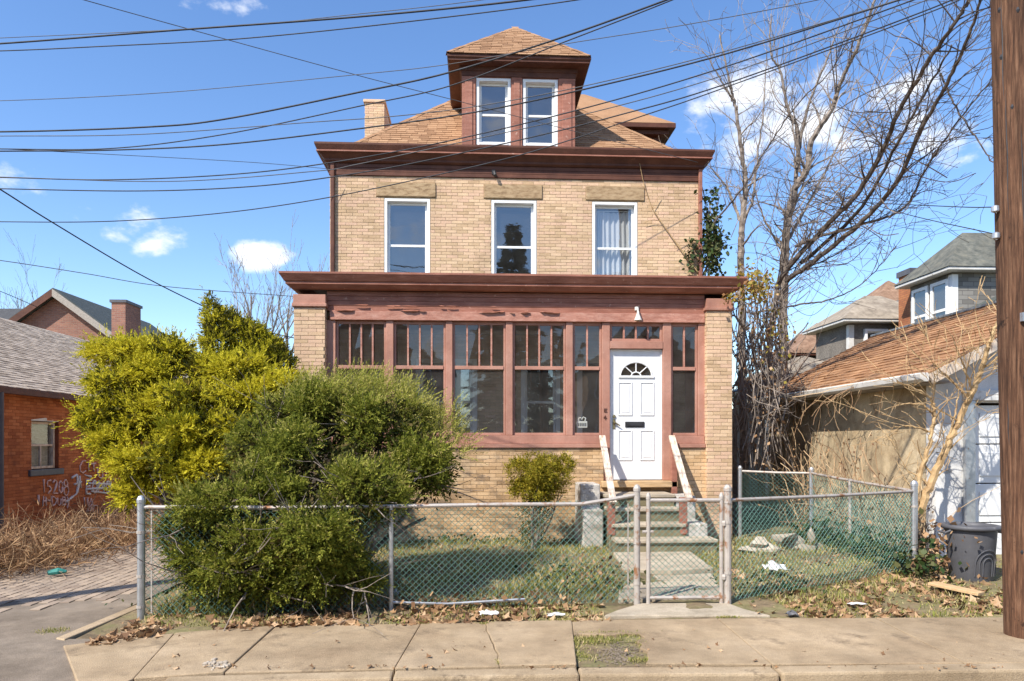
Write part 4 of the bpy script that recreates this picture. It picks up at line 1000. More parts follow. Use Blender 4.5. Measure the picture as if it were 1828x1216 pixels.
CB = MB().box(p.x, q.x, 27, 28.2, -.1, p.z).build('chimney', M_['redfar'], RB); MB().box(p.x - .05, q.x + .05, 26.95, 28.25, p.z, p.z + .1).build('chimney_cap', M_['bin'], RB)
FH = thing('grey_roofed_house', 'distant grey roof peeking over the left edge of the orange garage', 'house', at(20, 790, 42))
p, q = at(-120, 551, 42), at(58, 551, 42)
MB().prism([(p.x, 42, p.z), (q.x, 42, q.z), (q.x + 1, 42, q.z - 1.6), (p.x, 42, p.z - 1.6)], (0, 5, 0)).build('roof', M_['bin'], FH)
MB().box(p.x, q.x + .6, 42.3, 46.5, -.2, p.z - 1.6).build('wall', M_['redfar'], FH)

# ---- stucco garage on the right
SG = thing('stucco_garage', 'tan stucco and white garage with rusty brown shingle roof beside the fence', 'garage', (7.5, 9, 0))
gx0, gx1, gy0, gy1 = 5.95, 10.45, 9.0, 14.1
ge = 2.45; gxr = 8.2; gzr = 3.78; ov = .30
MB().box(gx0, gx0 + .2, gy0 + .21, gy1, -.1, 2.6).build('side_wall', M_['stucco'], SG)
MB().box(gx1 - .2, gx1, gy0 + .21, gy1, -.1, 2.6).build('side_wall', M_['stucco'], SG)
MB().box(gx0, gx1, gy1 + .001, gy1 + .2, -.1, 2.6).build('back_wall', M_['stucco'], SG)
dxa, dxb, dzt = XP(1742, gy0), 9.4, 2.12
mb = MB(); wall_sheet(mb, (gx0 - .004, gy0, 0), (1, 0, 0), (0, -1, 0), gx1 - gx0 + .008, -.1, 2.55, [(dxa - gx0, dxb - gx0, -.1, dzt)], .2)
mb.prism([(gx0, gy0, 2.55), (gx1, gy0, 2.55), (gxr, gy0, gzr - .1)], (0, .2, 0))
mb.build('front_wall', M_['whitewall'], SG)
for k in range(4):
    z0 = .04 + k * (dzt - .06) / 4
    mb = MB(); mb.box(dxa + .01, dxb - .01, gy0 + .08, gy0 + .12, z0, z0 + (dzt - .06) / 4 - .014)
    for q in range(4):
        w_ = (dxb - dxa) / 4; mb.box(dxa + w_ * q + .1, dxa + w_ * (q + 1) - .1, gy0 + .066, gy0 + .081, z0 + .09, z0 + .40)
    mb.build('garage_door_panel', M_['white'], SG, .006)
MB().box(XP(1723, gy0 - .05), XP(1741, gy0 - .05), gy0 - .06, gy0 - .003, .0, 2.14).build('door_post', M_['galv'], SG, .008)
MB().box(XP(1723, gy0 - .05), dxb + .1, gy0 - .05, gy0 - .003, 2.141, 2.28).build('door_lintel', M_['whitewall'], SG, .008)
exl = gx0 - ov; yf_, yb2 = gy0 - .33, gy1 + .3
tv = Vector((gxr - exl, 0, gzr - ge)); tl = tv.length; tv.normalize(); tn = Vector((-tv.z, 0, tv.x))
mb = MB(); mb.prism([(exl, yf_, ge), (gxr, yf_, gzr), (2 * gxr - exl, yf_, ge), (2 * gxr - exl, yf_, ge - .07), (gxr, yf_, gzr - .08), (exl, yf_, ge - .07)], (0, yb2 - yf_, 0))
grf = mb.build('roof', M_['shingle_b'], SG)
fs = shingle_frames(Vector((exl - .03, yb2, ge)), (0, -1, 0), tv, tn, lambda b: 0, lambda b: yb2 - yf_ + .02, tl, W=.30, E=.14, T_=.017)
fs.sort(key=lambda m: m[1, 3])
place_pieces('shingle', SHINGLE, fs, M_['shingle_b'], grf, 300, 'far_shingles')
MB().beam((gxr, yf_ - .02, gzr + .02), (gxr, yb2, gzr + .02), .16, .035).build('ridge_flashing', M_['galv'], SG)
gt = MB(); prof = [(.0, .05), (-.11, .05), (-.12, .035), (-.105, -.03), (-.06, -.06), (.0, -.06)]
gt.prism([(exl - .02 + a, yf_ - .02, ge - .03 + b) for a, b in prof], (0, yb2 - yf_, 0)); gt.build('gutter', M_['gutter'], SG, .004)
MB().beam((exl, yf_ - .015, ge - .06), (gxr, yf_ - .015, gzr - .07), .03, .13).build('rake_board', M_['wornwood'], SG)
MB().box(exl + .02, gx0, yf_ + .03, yb2, ge - .10, ge - .072).build('soffit', M_['greywood'], SG)

# ---- small sheds and houses farther right
def hip_house(name, label, cpx, eave_py, Y, wid, dep, rise, wall, roofm, wins=(), over=.35, side_wins=(), trim='white'):
    c = at(cpx, eave_py, Y); x0, z = c.x, c.z
    R = thing(name, label, 'house', (x0 + wid / 2, Y + dep / 2, 0))
    MB().box(x0, x0 + wid, Y, Y + dep, -.2, z).build('wall', M_[wall], R)
    xa, xb, ya, yb3 = x0 - over, x0 + wid + over, Y - over, Y + dep + over
    k = min(wid, dep) / 2 + over
    if wid >= dep: r0, r1 = (xa + k, (ya + yb3) / 2), (xb - k, (ya + yb3) / 2)
    else: r0, r1 = ((xa + xb) / 2, ya + k), ((xa + xb) / 2, yb3 - k)
    V = [(xa, ya, z), (xb, ya, z), (xb, yb3, z), (xa, yb3, z), (r0[0], r0[1], z + rise), (r1[0], r1[1], z + rise)]
    if wid >= dep: F = [(0,1,5,4), (1,2,5), (2,3,4,5), (3,0,4)]
    else: F = [(0,1,4), (1,2,5,4), (2,3,5), (3,0,4,5)]
    MB().add(V, F).build('roof', M_[roofm], R)
    MB().box(xa + .03, xb - .03, ya + .03, yb3 - .03, z - .10, z - .004).build('eave', M_['gutter' if trim == 'white' else trim], R, .02)
    for s in (0, 1): MB().box(x0 - .02, x0 + .16, Y - .02, Y + .16, z - 3, z - .161).build('corner_board', M_[trim], R) if s == 0 else None
    for (u0, u1, a, b) in wins: 
        sash_window(R, x0 + u0, x0 + u1, z - b, z - a, Y - .10, fw=.09, split=.5)
        MB().box(x0 + u0 + .09, x0 + u1 - .09, Y - .006, Y - .003, z - b, z - a).build('window_dark', M_['dark'], R)
    for (v0, v1, a, b) in side_wins:
        f = MB(); t = .1; X_ = x0 - .06
        f.box(X_, x0 - .002, Y + v0, Y + v0 + t, z - b, z - a); f.box(X_, x0 - .002, Y + v1 - t, Y + v1, z - b, z - a); f.box(X_, x0 - .002, Y + v0 + t, Y + v1 - t, z - b, z - b + t); f.box(X_, x0 - .002, Y + v0 + t, Y + v1 - t, z - a - t, z - a); f.box(X_ + .01, x0 - .004, Y + v0 + t, Y + v1 - t, z - (a + b) / 2 - .04, z - (a + b) / 2 + .04)
        w_ = f.build('window', M_[trim], R)
        MB().poly([(X_ + .03, Y + v0 + t, z - b + t), (X_ + .03, Y + v1 - t, z - b + t), (X_ + .03, Y + v1 - t, z - a - t), (X_ + .03, Y + v0 + t, z - a - t)]).build('pane', M_['glass'], w_)
        MB().poly([(x0 - .003, Y + v0, z - b), (x0 - .003, Y + v1, z - b), (x0 - .003, Y + v1, z - a), (x0 - .003, Y + v0, z - a)]).build('window_dark', M_['dark'], w_)
    return R
h1 = hip_house('slate_roofed_house', 'house with grey slate roof and white framed windows by the utility pole', 1700, 480, 20, 4.6, 2.0, 1.35, 'stonefar', 'slatebrown', (), .35, ((.12, .92, .25, 2.0), (1.05, 1.85, .25, 2.0)))
c = at(1627, 488, 22.4); MB().box(c.x, c.x + .55, 22.45, 23.1, 0, c.z).build('chimney', M_['orangefar'], h1); MB().box(c.x - .05, c.x + .6, 22.40, 23.15, c.z, c.z + .18).build('chimney_cap', M_['bin'], h1)
p = at(1700, 566, 19.6); MB().prism([(p.x, 19.2, p.z), (p.x + 5, 19.2, p.z + 2.2), (p.x + 5, 19.2, p.z + 2.05), (p.x, 19.2, p.z - .15)], (0, .75, 0)).build('lower_roof', M_['slate'], h1)
h2 = hip_house('grey_board_house', 'weathered grey house with tan roof above the rusty garage roof', 1516, 572, 24, 3.0, 2.4, 1.1, 'darkwood', 'rooftan', ((.5, 1.3, .3, 1.4),), .4, (), 'gutter')
h3 = hip_house('brown_roofed_house', 'far small house with brown roof between the bare tree and grey house', 1424, 632, 28, 3.4, 3.0, 1.5, 'darkwood', 'roofbrown', (), .35, (), 'trimdark')
h4 = hip_house('dark_red_house', 'dark red house wall tucked beside the orange chimney', 1585, 585, 27, 2.2, 3, 1.3, 'redfar', 'slate', (), .3, (), 'trimdark')
sh = hip_house('leaning_shed', 'low weathered shed half hidden by vines behind the stucco garage', 1372, 690, 17, 2.6, 2.4, .5, 'greywood', 'bin', (), .25)
h5 = hip_house('brown_gabled_house', 'dark brown gabled house between the grey house and the orange chimney', 1560, 560, 30, 3.2, 3.4, 1.8, 'darkwood', 'roofbrown', ((.4, 1.3, .4, 1.6),), .4, (), 'trimdark')
h6 = hip_house('low_brown_shed', 'low tan shed with sagging roof edge at the far end of the stucco garage', 1398, 668, 16.6, 1.8, 2.2, .55, 'stucco', 'rooftan', (), .3, (), 'greywood')
bh = MB().box(4.6, 5.4, 14.6, 14.75, 0, 2.3).build('shed_fence', M_['greywood']); tag(bh, 'grey board fence in the gap between the house and the stucco garage', 'fence')

# ---- houses over the road, seen only as reflections in the porch glass
def street_house(label, x0, x1, y0, z, rise, wall, roofm):
    R = thing('street_house', label, 'house', ((x0 + x1) / 2, y0, -.3), 'houses across the street')
    MB().box(x0, x1, y0 - 8, y0, -.3, z).build('wall', M_[wall], R)
    MB().prism([(x0 - .3, y0 + .3, z), (x1 + .3, y0 + .3, z), ((x0 + x1) / 2, y0 + .3, z + rise)], (0, -8.6, 0)).build('roof', M_[roofm], R)
    n = 3; w = (x1 - x0) / n
    for k in range(n):
        for zz in (.9, 3.7):
            if zz + 1.6 < z:
                f = MB().box(x0 + w * (k + .28), x0 + w * (k + .72), y0 + .002, y0 + .06, zz, zz + 1.5).build('window', M_['white'], R)
                MB().box(x0 + w * (k + .28) + .08, x0 + w * (k + .72) - .08, y0 + .061, y0 + .07, zz + .08, zz + 1.42).build('pane', M_['black'], f)
street_house('red brick house across the street, mirrored left of the spruce in the porch glass', -9.5, -1.5, -13, 5.6, 2.3, 'redfar', 'roofbrown')
street_house('tan house across the street, mirrored right of the spruce in the porch glass', 5.5, 13, -13.5, 5.4, 2.4, 'brick', 'slatebrown')
street_house('dark board house across the street, mirrored at the far left of the porch glass', -20, -11.5, -13, 5.8, 2.2, 'darkwood', 'slatebrown')
# ------------------------------------------------------------------ fences
def chain(A, B, hA, hB, sp=.062, r=.0026, z0=.03):
    """woven wire as crossing straight strands between two base points"""
    A, B = Vector(A), Vector(B); L_ = (Vector((B.x, B.y, 0)) - Vector((A.x, A.y, 0))).length
    def P(u, v):                       # u along in metres, v fraction of height
        t = u / L_; p = A.lerp(B, t); h = hA + (hB - hA) * t; return Vector((p.x, p.y, p.z + z0 + v * (h - z0)))
    h = (hA + hB) / 2; mb = MB()
    n = int((L_ + h) / sp)
    nrm = (B - A).cross(Vector((0, 0, 1))).normalized() * r
    for fam in (0, 1):
        for k in range(n):
            u0 = -h + k * sp
            if fam == 0: a, b = (u0, 0.), (u0 + h, 1.)
            else: a, b = (u0, 1.), (u0 + h, 0.)
            t0 = max(0, (0 - a[0]) / h); t1 = min(1, (L_ - a[0]) / h)
            if t1 - t0 < .02: continue
            p0 = (a[0] + h * t0, a[1] + (b[1] - a[1]) * t0); p1 = (a[0] + h * t1, a[1] + (b[1] - a[1]) * t1)
            seg = 4; pts = [P(p0[0] + (p1[0] - p0[0]) * i / seg, p0[1] + (p1[1] - p0[1]) * i / seg) + nrm * ((1 if fam else -1) * .9 + rnd.uniform(-.8, .8)) for i in range(seg + 1)]
            mb.tube(pts, r, 3, False)
    return mb
def fence_post(parent, p, h, r=.03, m='galv', cap=True, name='post'):
    mb = MB(); prof = [(r, -.1), (r, h)]
    if cap: prof += [(r * 1.15, h), (r * 1.15, h + .03), (r * .7, h + .06), (0, h + .07)]
    else: prof += [(0, h + .002)]
    mb.lathe(p, prof, 12); return mb.build(name, M_[m], parent, 0, False)
def bands(parent, p, zs, r=.035, m='rusty'):
    for z in zs: MB().lathe(Vector(p) + Vector((0, 0, z)), [(r, 0), (r, .025), (r * .9, .025)], 10).build('band', M_[m], parent)
FL = Vector((gz(252, 1103).x, gz(252, 1103).y, -.01)); FG = Vector((gz(1137, 1080).x, gz(1137, 1080).y, .0)); GR = Vector((gz(1299, 1079).x, gz(1299, 1079).y, .0))
FC = Vector((XP(1632, 8.15), 8.15, .09)); FS = Vector((5.12, 10.72, .13)); FH_ = Vector((4.16, 11.12, .12))
FM = FL.lerp(FG, .485)
f1 = thing('chain_link_fence', 'green chain link fence between the alley corner post and the gate, yew growing over it', 'fence', FL)
fence_post(f1, FL, 1.06, .034); fence_post(f1, FM, 1.0, .022, 'galv', False); fence_post(f1, FG, 1.12, .032, 'rusty')
bands(f1, FL, (.1, .38, .78), .040); bands(f1, FG, (.2, .6, .95), .038)
d1 = (FG - FL).normalized()
tb = MB().box(-.006, .006, -.003, .003, .05, 1.0); tb.v = [tuple(Vector(v) + FL + d1 * .09) for v in tb.v]; tb.build('tension_bar', M_['rusty'], f1)
tb = MB().box(-.006, .006, -.003, .003, .05, 1.0); tb.v = [tuple(Vector(v) + FG - d1 * .09) for v in tb.v]; tb.build('tension_bar', M_['rusty'], f1)
z_ = lambda p, h: Vector((p.x, p.y, p.z + h))
MB().tube([z_(FL, 1.02), z_(FL.lerp(FM, .5), 1.0), z_(FM, 1.0), z_(FL.lerp(FG, .72), 1.005), z_(FL.lerp(FG, .88), 1.0), z_(FL.lerp(FG, .94), 1.04), z_(FG, 1.085)], .019, 8).build('top_rail', M_['rusty'], f1)
MB().tube([z_(FM, .09), z_(FL.lerp(FG, .6), .06), z_(FL.lerp(FG, .76), .085)], .014, 6).build('bottom_rail', M_['galv'], f1)
for A_, B_, ha, hb in ((FL, FM, 1.0, .99), (FM, FG, .99, 1.05)):
    o = chain(A_, B_, ha, hb).build('wire_mesh', M_['mesh'], f1); o['kind'] = 'stuff'
gt_ = thing('chain_link_gate', 'rusty framed chain link gate standing across the walkway', 'gate', FG)
ga, gb = FG.lerp(GR, .125), FG.lerp(GR, .93)
fence_post(gt_, ga, 1.04, .021, 'rusty', True, 'stile'); fence_post(gt_, gb, 1.04, .021, 'rusty', True, 'stile')
for h_ in (1.03, .07): MB().tube([z_(ga, h_), z_(gb, h_)], .019, 8).build('rail', M_['rusty'], gt_)
for h_ in (.25, .78): MB().lathe(z_(gb.lerp(GR, .4), h_), [(.034, 0), (.036, .03), (.03, .05), (0, .05)], 8).build('hinge', M_['rusty'], gt_)
MB().tube([z_(ga, .72) - d1 * .06, z_(ga, .72) + d1 * .05], .016, 6).build('latch', M_['rusty'], gt_)
o = chain(ga, gb, 1.02, 1.02, .062, .0026, .08).build('wire_mesh', M_['mesh'], gt_); o['kind'] = 'stuff'
f2 = thing('chain_link_fence', 'chain link fence closing the side yard from the gate round to the brick pier', 'fence', GR)
fence_post(f2, GR, 1.12, .036, 'rusty'); fence_post(f2, FC, 1.0, .038); fence_post(f2, FS, 1.03, .036); fence_post(f2, FH_, 1.05, .03); fence_post(f2, FC.lerp(FS, .56), .99, .024, 'rusty', False)
bands(f2, GR, (.3, .8, 1.0), .042); bands(f2, FC, (.25, .75), .044)
for A_, B_, ha, hb in ((GR, FC, 1.03, .94), (FC, FS, .94, 1.0), (FS, FH_, 1.0, 1.03)):
    MB().tube([z_(A_, ha), z_(A_.lerp(B_, .5), (ha + hb) / 2 - .008), z_(B_, hb)], .018, 8).build('top_rail', M_['rusty'], f2)
    o = chain(A_, B_, ha - .02, hb - .02).build('wire_mesh', M_['mesh'], f2); o['kind'] = 'stuff'

# ------------------------------------------------------------------ utility poles and cables
UPb = Vector((XP(1834, 5.72), 5.72, -.02)); UPl = Vector((-.024, .004, 1)).normalized()
up_ = thing('utility_pole', 'tall brown wooden utility pole at the right edge of the sidewalk', 'pole', UPb)
def pole_mesh(base, axis, h, r0, r1, seed):
    rr = random.Random(seed); mb = MB(); n, m = 26, 60
    ph = [rr.uniform(0, 6.28) for _ in range(8)]
    for j in range(m + 1):
        t = j / m; c = base + axis * (h * t)
        for k in range(n):
            a = 2 * math.pi * k / n
            r = (r0 + (r1 - r0) * t) * (1 + .012 * math.sin(7 * a + ph[0]) + .008 * math.sin(13 * a + ph[1] + t * 6) + .006 * math.sin(3 * a + t * 20))
            mb.v.append((c.x + r * math.cos(a), c.y + r * math.sin(a), c.z))
    for j in range(m):
        for k in range(n): mb.f.append((j*n + k, j*n + (k+1) % n, (j+1)*n + (k+1) % n, (j+1)*n + k))
    mb.f.append(tuple(m*n + k for k in range(n))); return mb
pole_mesh(UPb, UPl, 9.5, .165, .125, 2).build('shaft', M_['pole'], up_, 0, True)
for px_, py_ in ((1778, 368), (1777, 416)):
    z = ZP(px_, py_, 5.72); c = UPb + UPl * (z / UPl.z); c = c - Vector((.15, 0, 0))
    mb = MB(); mb.tube([c + Vector((.04, 0, 0)), c - Vector((.03, 0, 0))], .012, 8); mb.lathe(c + Vector((-.03, 0, -.03)), [(.012, 0), (.03, .01), (.03, .05), (.012, .06)], 10); mb.build('cable_clamp', M_['galv'], up_)
for k in range(14):
    kn = MB()
    z = rnd.uniform(.6, 5.2); a = rnd.uniform(3.4, 5.6); c = UPb + UPl * z; r = .165 - .04 * z / 9.5
    kn.lathe(c + Vector((math.cos(a) * (r - .006), math.sin(a) * (r - .006), 0)), [(0, -.03), (.008, -.02), (.014, 0), (.008, .02), (0, .03)], 8); kn.build('knot', M_['black'], up_)
for k in range(9):
    sp_ = MB()
    a = rnd.uniform(3.3, 5.4); z0_ = rnd.uniform(.1, 4.6); L0_ = rnd.uniform(.3, 1.1); pts = []
    for q in range(7):
        zz = z0_ + L0_ * q / 6; c = UPb + UPl * zz; r = (.165 - .04 * zz / 9.5) * 1.0 + .001; aa = a + .02 * math.sin(q * 1.7 + k); pts.append(c + Vector((math.cos(aa) * r, math.sin(aa) * r, 0)))
    sp_.tube(pts, [.0005, .003, .0045, .005, .0045, .003, .0005], 5); sp_.build('drying_split', M_['black'], up_)
tg = MB(); c = UPb + UPl * 2.6; tg.box(c.x - .10, c.x - .05, c.y - .165, c.y - .135, c.z, c.z + .07); tg.build('metal_tag', M_['galv'], up_)
u2 = thing('utility_pole', 'wooden utility pole at the alley mouth casting its shadow across the pavers', 'pole', (-7.9, 4.35, -.1))
pole_mesh(Vector((-7.9, 4.35, -.2)), Vector((-.02, 0, 1)).normalized(), 9.0, .15, .115, 5).build('shaft', M_['pole'], u2, 0, True)

def cable(pts, Ys, r, label, m='wire', name='overhead_cable', group='overhead cables'):
    """smooth cable through photo points whose depth runs linearly from Ys[0] to Ys[1]"""
    x0, x1 = pts[0][0], pts[-1][0]
    P = [at(x, y, Ys[0] + (Ys[1] - Ys[0]) * (x - x0) / (x1 - x0)) for x, y in pts]
    out = []
    for i in range(len(P) - 1):
        p0, p1, p2, p3 = P[max(i-1, 0)], P[i], P[i+1], P[min(i+2, len(P)-1)]
        if i == 0: p0 = p1 * 2 - p2
        if i == len(P) - 2: p3 = p2 * 2 - p1
        for k in range(10):
            t = k / 10
            out.append(.5 * ((2 * p1) + (p2 - p0) * t + (2*p0 - 5*p1 + 4*p2 - p3) * t*t + (-p0 + 3*p1 - 3*p2 + p3) * t**3))
    out.append(P[-1])
    o = MB().tube(out, r * .78, 6).build(name, M_[m], None, 0, True)
    return tag(o, label, 'cable', group)
S_ = (9.2, 6.0)
cable([(-260, 92), (0, 78), (300, 55), (640, 30), (940, 0), (1250, -45), (1760, -160)], S_, .013, 'thick black cable, topmost across the left sky')
cable([(-260, 78), (0, 68), (400, 48), (640, 25), (860, 0), (1250, -60), (1760, -180)], S_, .005, 'thin cable just above the topmost thick cable', 'wiregrey')
cable([(-260, 97), (0, 91), (180, 83), (420, 70), (700, 42), (1030, 0), (1400, -65), (1760, -140)], S_, .008, 'black cable just below the topmost thick cable')
cable([(-260, 183), (0, 180), (300, 165), (640, 133), (800, 115), (1000, 80), (1220, 45), (1460, 0), (1760, -70)], S_, .005, 'thin cable crossing the dormer eave and running out top right', 'wiregrey')
cable([(-260, 236), (22, 235), (260, 227), (400, 213), (640, 165), (800, 130), (1000, 68), (1190, 0), (1400, -80), (1760, -240)], S_, .012, 'thick black cable sweeping up across the dormer roof')
cable([(-260, 262), (0, 266), (200, 265), (400, 240), (640, 190), (808, 152), (1000, 78), (1200, 0), (1400, -85), (1760, -250)], S_, .008, 'black cable rising past the chimney top and dormer roof')
cable([(-260, 244), (0, 243), (250, 240), (560, 218), (700, 208), (850, 190), (1041, 154), (1290, 93), (1602, 0), (1760, -55)], S_, .006, 'thin cable crossing in front of the chimney base', 'wiregrey')
cable([(-260, 272), (0, 270), (200, 268), (400, 258), (640, 230), (850, 200), (1041, 160), (1290, 98), (1606, 0), (1760, -50)], S_, .010, 'black cable crossing the upper dormer window sashes')
cable([(-260, 312), (0, 317), (200, 321), (420, 311), (600, 289), (800, 252), (1041, 194), (1290, 121), (1631, 0), (1760, -52)], S_, .008, 'black cable crossing the main cornice below the chimney')
cable([(-260, 308), (0, 316), (300, 324), (560, 306), (640, 293), (850, 248), (1041, 205), (1290, 135), (1655, 0), (1760, -44)], S_, .006, 'cable just under the one crossing the main cornice', 'wiregrey')
cable([(-260, 330), (0, 337), (250, 341), (450, 333), (600, 315), (740, 291), (950, 245), (1100, 207), (1290, 152), (1650, 20), (1770, -34)], S_, .008, 'black cable running over the left lintel and dormer sill')
cable([(-260, 392), (0, 396), (200, 395), (400, 380), (590, 352), (800, 308), (960, 268), (1150, 206), (1290, 158), (1660, 22), (1770, -30)], S_, .007, 'lowest long cable crossing the upper brick wall')
cable([(-160, 240), (0, 338), (90, 395), (250, 490), (370, 550), (450, 585), (545, 608)], (7.0, 11.3), .010, 'black service cable sloping down from the left edge to the porch', name='service_cable', group='service cables')
cable([(-60, -60), (150, 0), (330, 50), (640, 135), (808, 178), (1000, 228), (1246, 290)], (8.5, 12.9), .007, 'grey service cable slanting down past the dormer to the right eave', 'wiregrey', 'service_cable', 'service cables')
cable([(-200, 262), (0, 266), (200, 276), (450, 290), (592, 302)], (9.5, 13.1), .006, 'thin cable ending at the left downspout under the cornice', 'wiregrey', 'service_cable', 'service cables')
cable([(-200, 440), (0, 465), (150, 488), (300, 512), (535, 530)], (18, 24), .014, 'pale cable passing behind the evergreen tip', 'wiregrey', 'service_cable', 'service cables')
cable([(-80, 492), (0, 520), (66, 548)], (24, 29), .016, 'short cable above the far left roof', 'wire', 'service_cable', 'service cables')
cable([(1776, 370), (1700, 369), (1500, 359), (1268, 344)][::-1], (13.0, 5.72), .006, 'upper cable clamped to the utility pole and running behind the bare tree', 'wire', 'service_cable', 'service cables')
cable([(1776, 418), (1620, 383), (1500, 347), (1380, 316), (1262, 296)][::-1], (13.0, 5.72), .006, 'lower cable clamped to the utility pole and rising to the right eave', 'wire', 'service_cable', 'service cables')

# ------------------------------------------------------------------ vegetation
def unit(a): return a / np.maximum(np.linalg.norm(a, axis=-1, keepdims=True), 1e-9)
def blades(base, d, wdir, L_, W_):
    """one pointed four-cornered leaf per row: base point, direction, width direction"""
    n = len(base); L_ = np.broadcast_to(np.asarray(L_, float).reshape(-1, 1), (n, 1)); W_ = np.broadcast_to(np.asarray(W_, float).reshape(-1, 1), (n, 1))
    V = np.stack([base, base + d * L_ * .45 + wdir * W_ * .5, base + d * L_, base + d * L_ * .45 - wdir * W_ * .5], 1).reshape(-1, 3)
    return V, np.arange(n * 4).reshape(-1, 4)
def merge(parts):
    Vs, Fs, b = [], [], 0
    for V, F in parts: Vs.append(V); Fs.append(F + b); b += len(V)
    return np.concatenate(Vs), np.concatenate(Fs)
def lobes_px(L_):
    """(px, py, Y, rx, rz in photo pixels, depth radius in m) -> centres and radii in metres"""
    C, R = [], []
    for px, py, Y, rx, rz, ry in L_:
        c = at(px, py, Y); s = DD(c.x, c.y) / FPX; C.append(c); R.append((rx * s, ry, rz * s))
    return np.array(C), np.array(R)
def shell_points(C, R, n, inner=.55, power=2.2):
    """points in the outer part of a union of ellipsoids, with outward normals"""
    w = (R[:, 0] * R[:, 2] + R[:, 0] * R[:, 1] + R[:, 1] * R[:, 2]); w = w / w.sum()
    P, Nn = [], []
    got = 0
    while got < n:
        k = nr.choice(len(C), size=n, p=w)
        u = unit(nr.normal(size=(n, 3))); r = inner + (1 - inner) * nr.random((n, 1)) ** (1 / power)
        p = C[k] + u * R[k] * r; nm = unit(u / R[k])
        # drop points buried deep inside another lobe
        q = np.min(np.linalg.norm((p[:, None] - C[None]) / R[None], axis=2), axis=1)
        ok = q > inner * .8
        P.append(p[ok]); Nn.append(nm[ok]); got += ok.sum()
    return np.concatenate(P)[:n], np.concatenate(Nn)[:n]
def clumps(C, R, per, rs, flat=1.0, seed=1, keep=.8):
    """small foliage clumps scattered over the surfaces of big lobes: light and dark tufts with gaps between"""
    g_ = np.random.default_rng(seed); Co, Ro = [], []
    for c, r in zip(C, R):
        k = max(4, int(per * (r[0] * r[2]) ** .5 / .45))
        u = unit(g_.normal(size=(k, 3))); s = rs * (.65 + .8 * g_.random((k, 1)))
        Co.append(c + u * np.maximum(r - rs * .6, .03) * keep / .8); Ro.append(s * np.array([1.15, 1.0, flat]))
    return np.concatenate(Co), np.concatenate(Ro)
def shoots(P, N_, n_leaf, L_, leafL, leafW, up=.4, jit=.45, rake=.6, flat=True, side_bias=None):
    """feathery shoots: a row of needles left and right of each shoot axis"""
    n = len(P)
    d = unit(N_ + np.array([0, 0, up]) + nr.normal(size=(n, 3)) * jit)
    s = unit(np.cross(d, unit(nr.normal(size=(n, 3)) + np.array([0, 0, .8]))))
    q = np.cross(d, s)
    Ls = L_ * (.6 + .8 * nr.random((n, 1)))
    parts = []
    for k in range(n_leaf):
        t = (k + .5) / n_leaf; sg = 1 if k % 2 else -1
        base = P + d * Ls * t + np.array([0, 0, -.12]) * (Ls * t * t)
        ld = unit(s * sg * (1 - .75 * t) * 1.0 + d * (rake + .6 * t) + nr.normal(size=(n, 3)) * .22)
        wd = unit(np.cross(ld, q) + nr.normal(size=(n, 3)) * .5)
        parts.append(blades(base, ld, wd, leafL * (1.15 - .5 * t) * (.7 + .6 * nr.random(n)), leafW * (.7 + .6 * nr.random(n))))
    return merge(parts)
def wander(p, d, L_, n, bend, rr, grav=0.0):
    pts = [Vector(p)]; d = Vector(d).normalized()
    for k in range(n):
        d = (d + Vector((rr.uniform(-1, 1), rr.uniform(-1, 1), rr.uniform(-1, 1))) * bend + Vector((0, 0, grav))).normalized()
        pts.append(pts[-1] + d * (L_ / n))
    return pts, d
def grow(mb, p, d, L_, r, depth, rr, bend=.18, kids=(3, 5), grav=.03, spread=.7, minr=.0022):
    n = max(3, min(7, int(L_ / .18))); pts, _ = wander(p, d, L_, n, bend, rr, grav)
    mb.tube(pts, [max(minr, r * (1 - .75 * i / n)) for i in range(n + 1)], 5 if r > .02 else (4 if r > .008 else 3), False)
    if depth <= 0: return
    for k in range(rr.randint(*kids)):
        i = rr.randint(1, n); t = i / n; a = pts[i]; base = (pts[i] - pts[i-1]).normalized()
        nd = (base + Vector((rr.uniform(-1, 1), rr.uniform(-1, 1), rr.uniform(-.6, .9))) * spread).normalized()
        grow(mb, a, nd, L_ * rr.uniform(.35, .65), max(minr, r * (1 - .7 * t) * .62), depth - 1, rr, bend, kids, grav, spread, minr)
def spline(P, n=8):
    P = [Vector(p) for p in P]; out = []
    for i in range(len(P) - 1):
        p0, p1, p2, p3 = P[max(i-1, 0)], P[i], P[i+1], P[min(i+2, len(P)-1)]
        for k in range(n):
            t = k / n
            out.append(.5 * ((2 * p1) + (p2 - p0) * t + (2*p0 - 5*p1 + 4*p2 - p3) * t*t + (-p0 + 3*p1 - 3*p2 + p3) * t**3))
    out.append(P[-1]); return out
def leaf_np(parts, name, m, parent): return link(name, mesh_np(name, *merge(parts)), M_[m], parent)

M_['yewdark'] = mat('dark_inner_needles', [(.03,.035,.010),(.055,.065,.014),(.10,.075,.03)], .8, 1.5, 3, island=.6, trans=.15, spec=.1)  # darker tone for the needles filling the inside of the yew
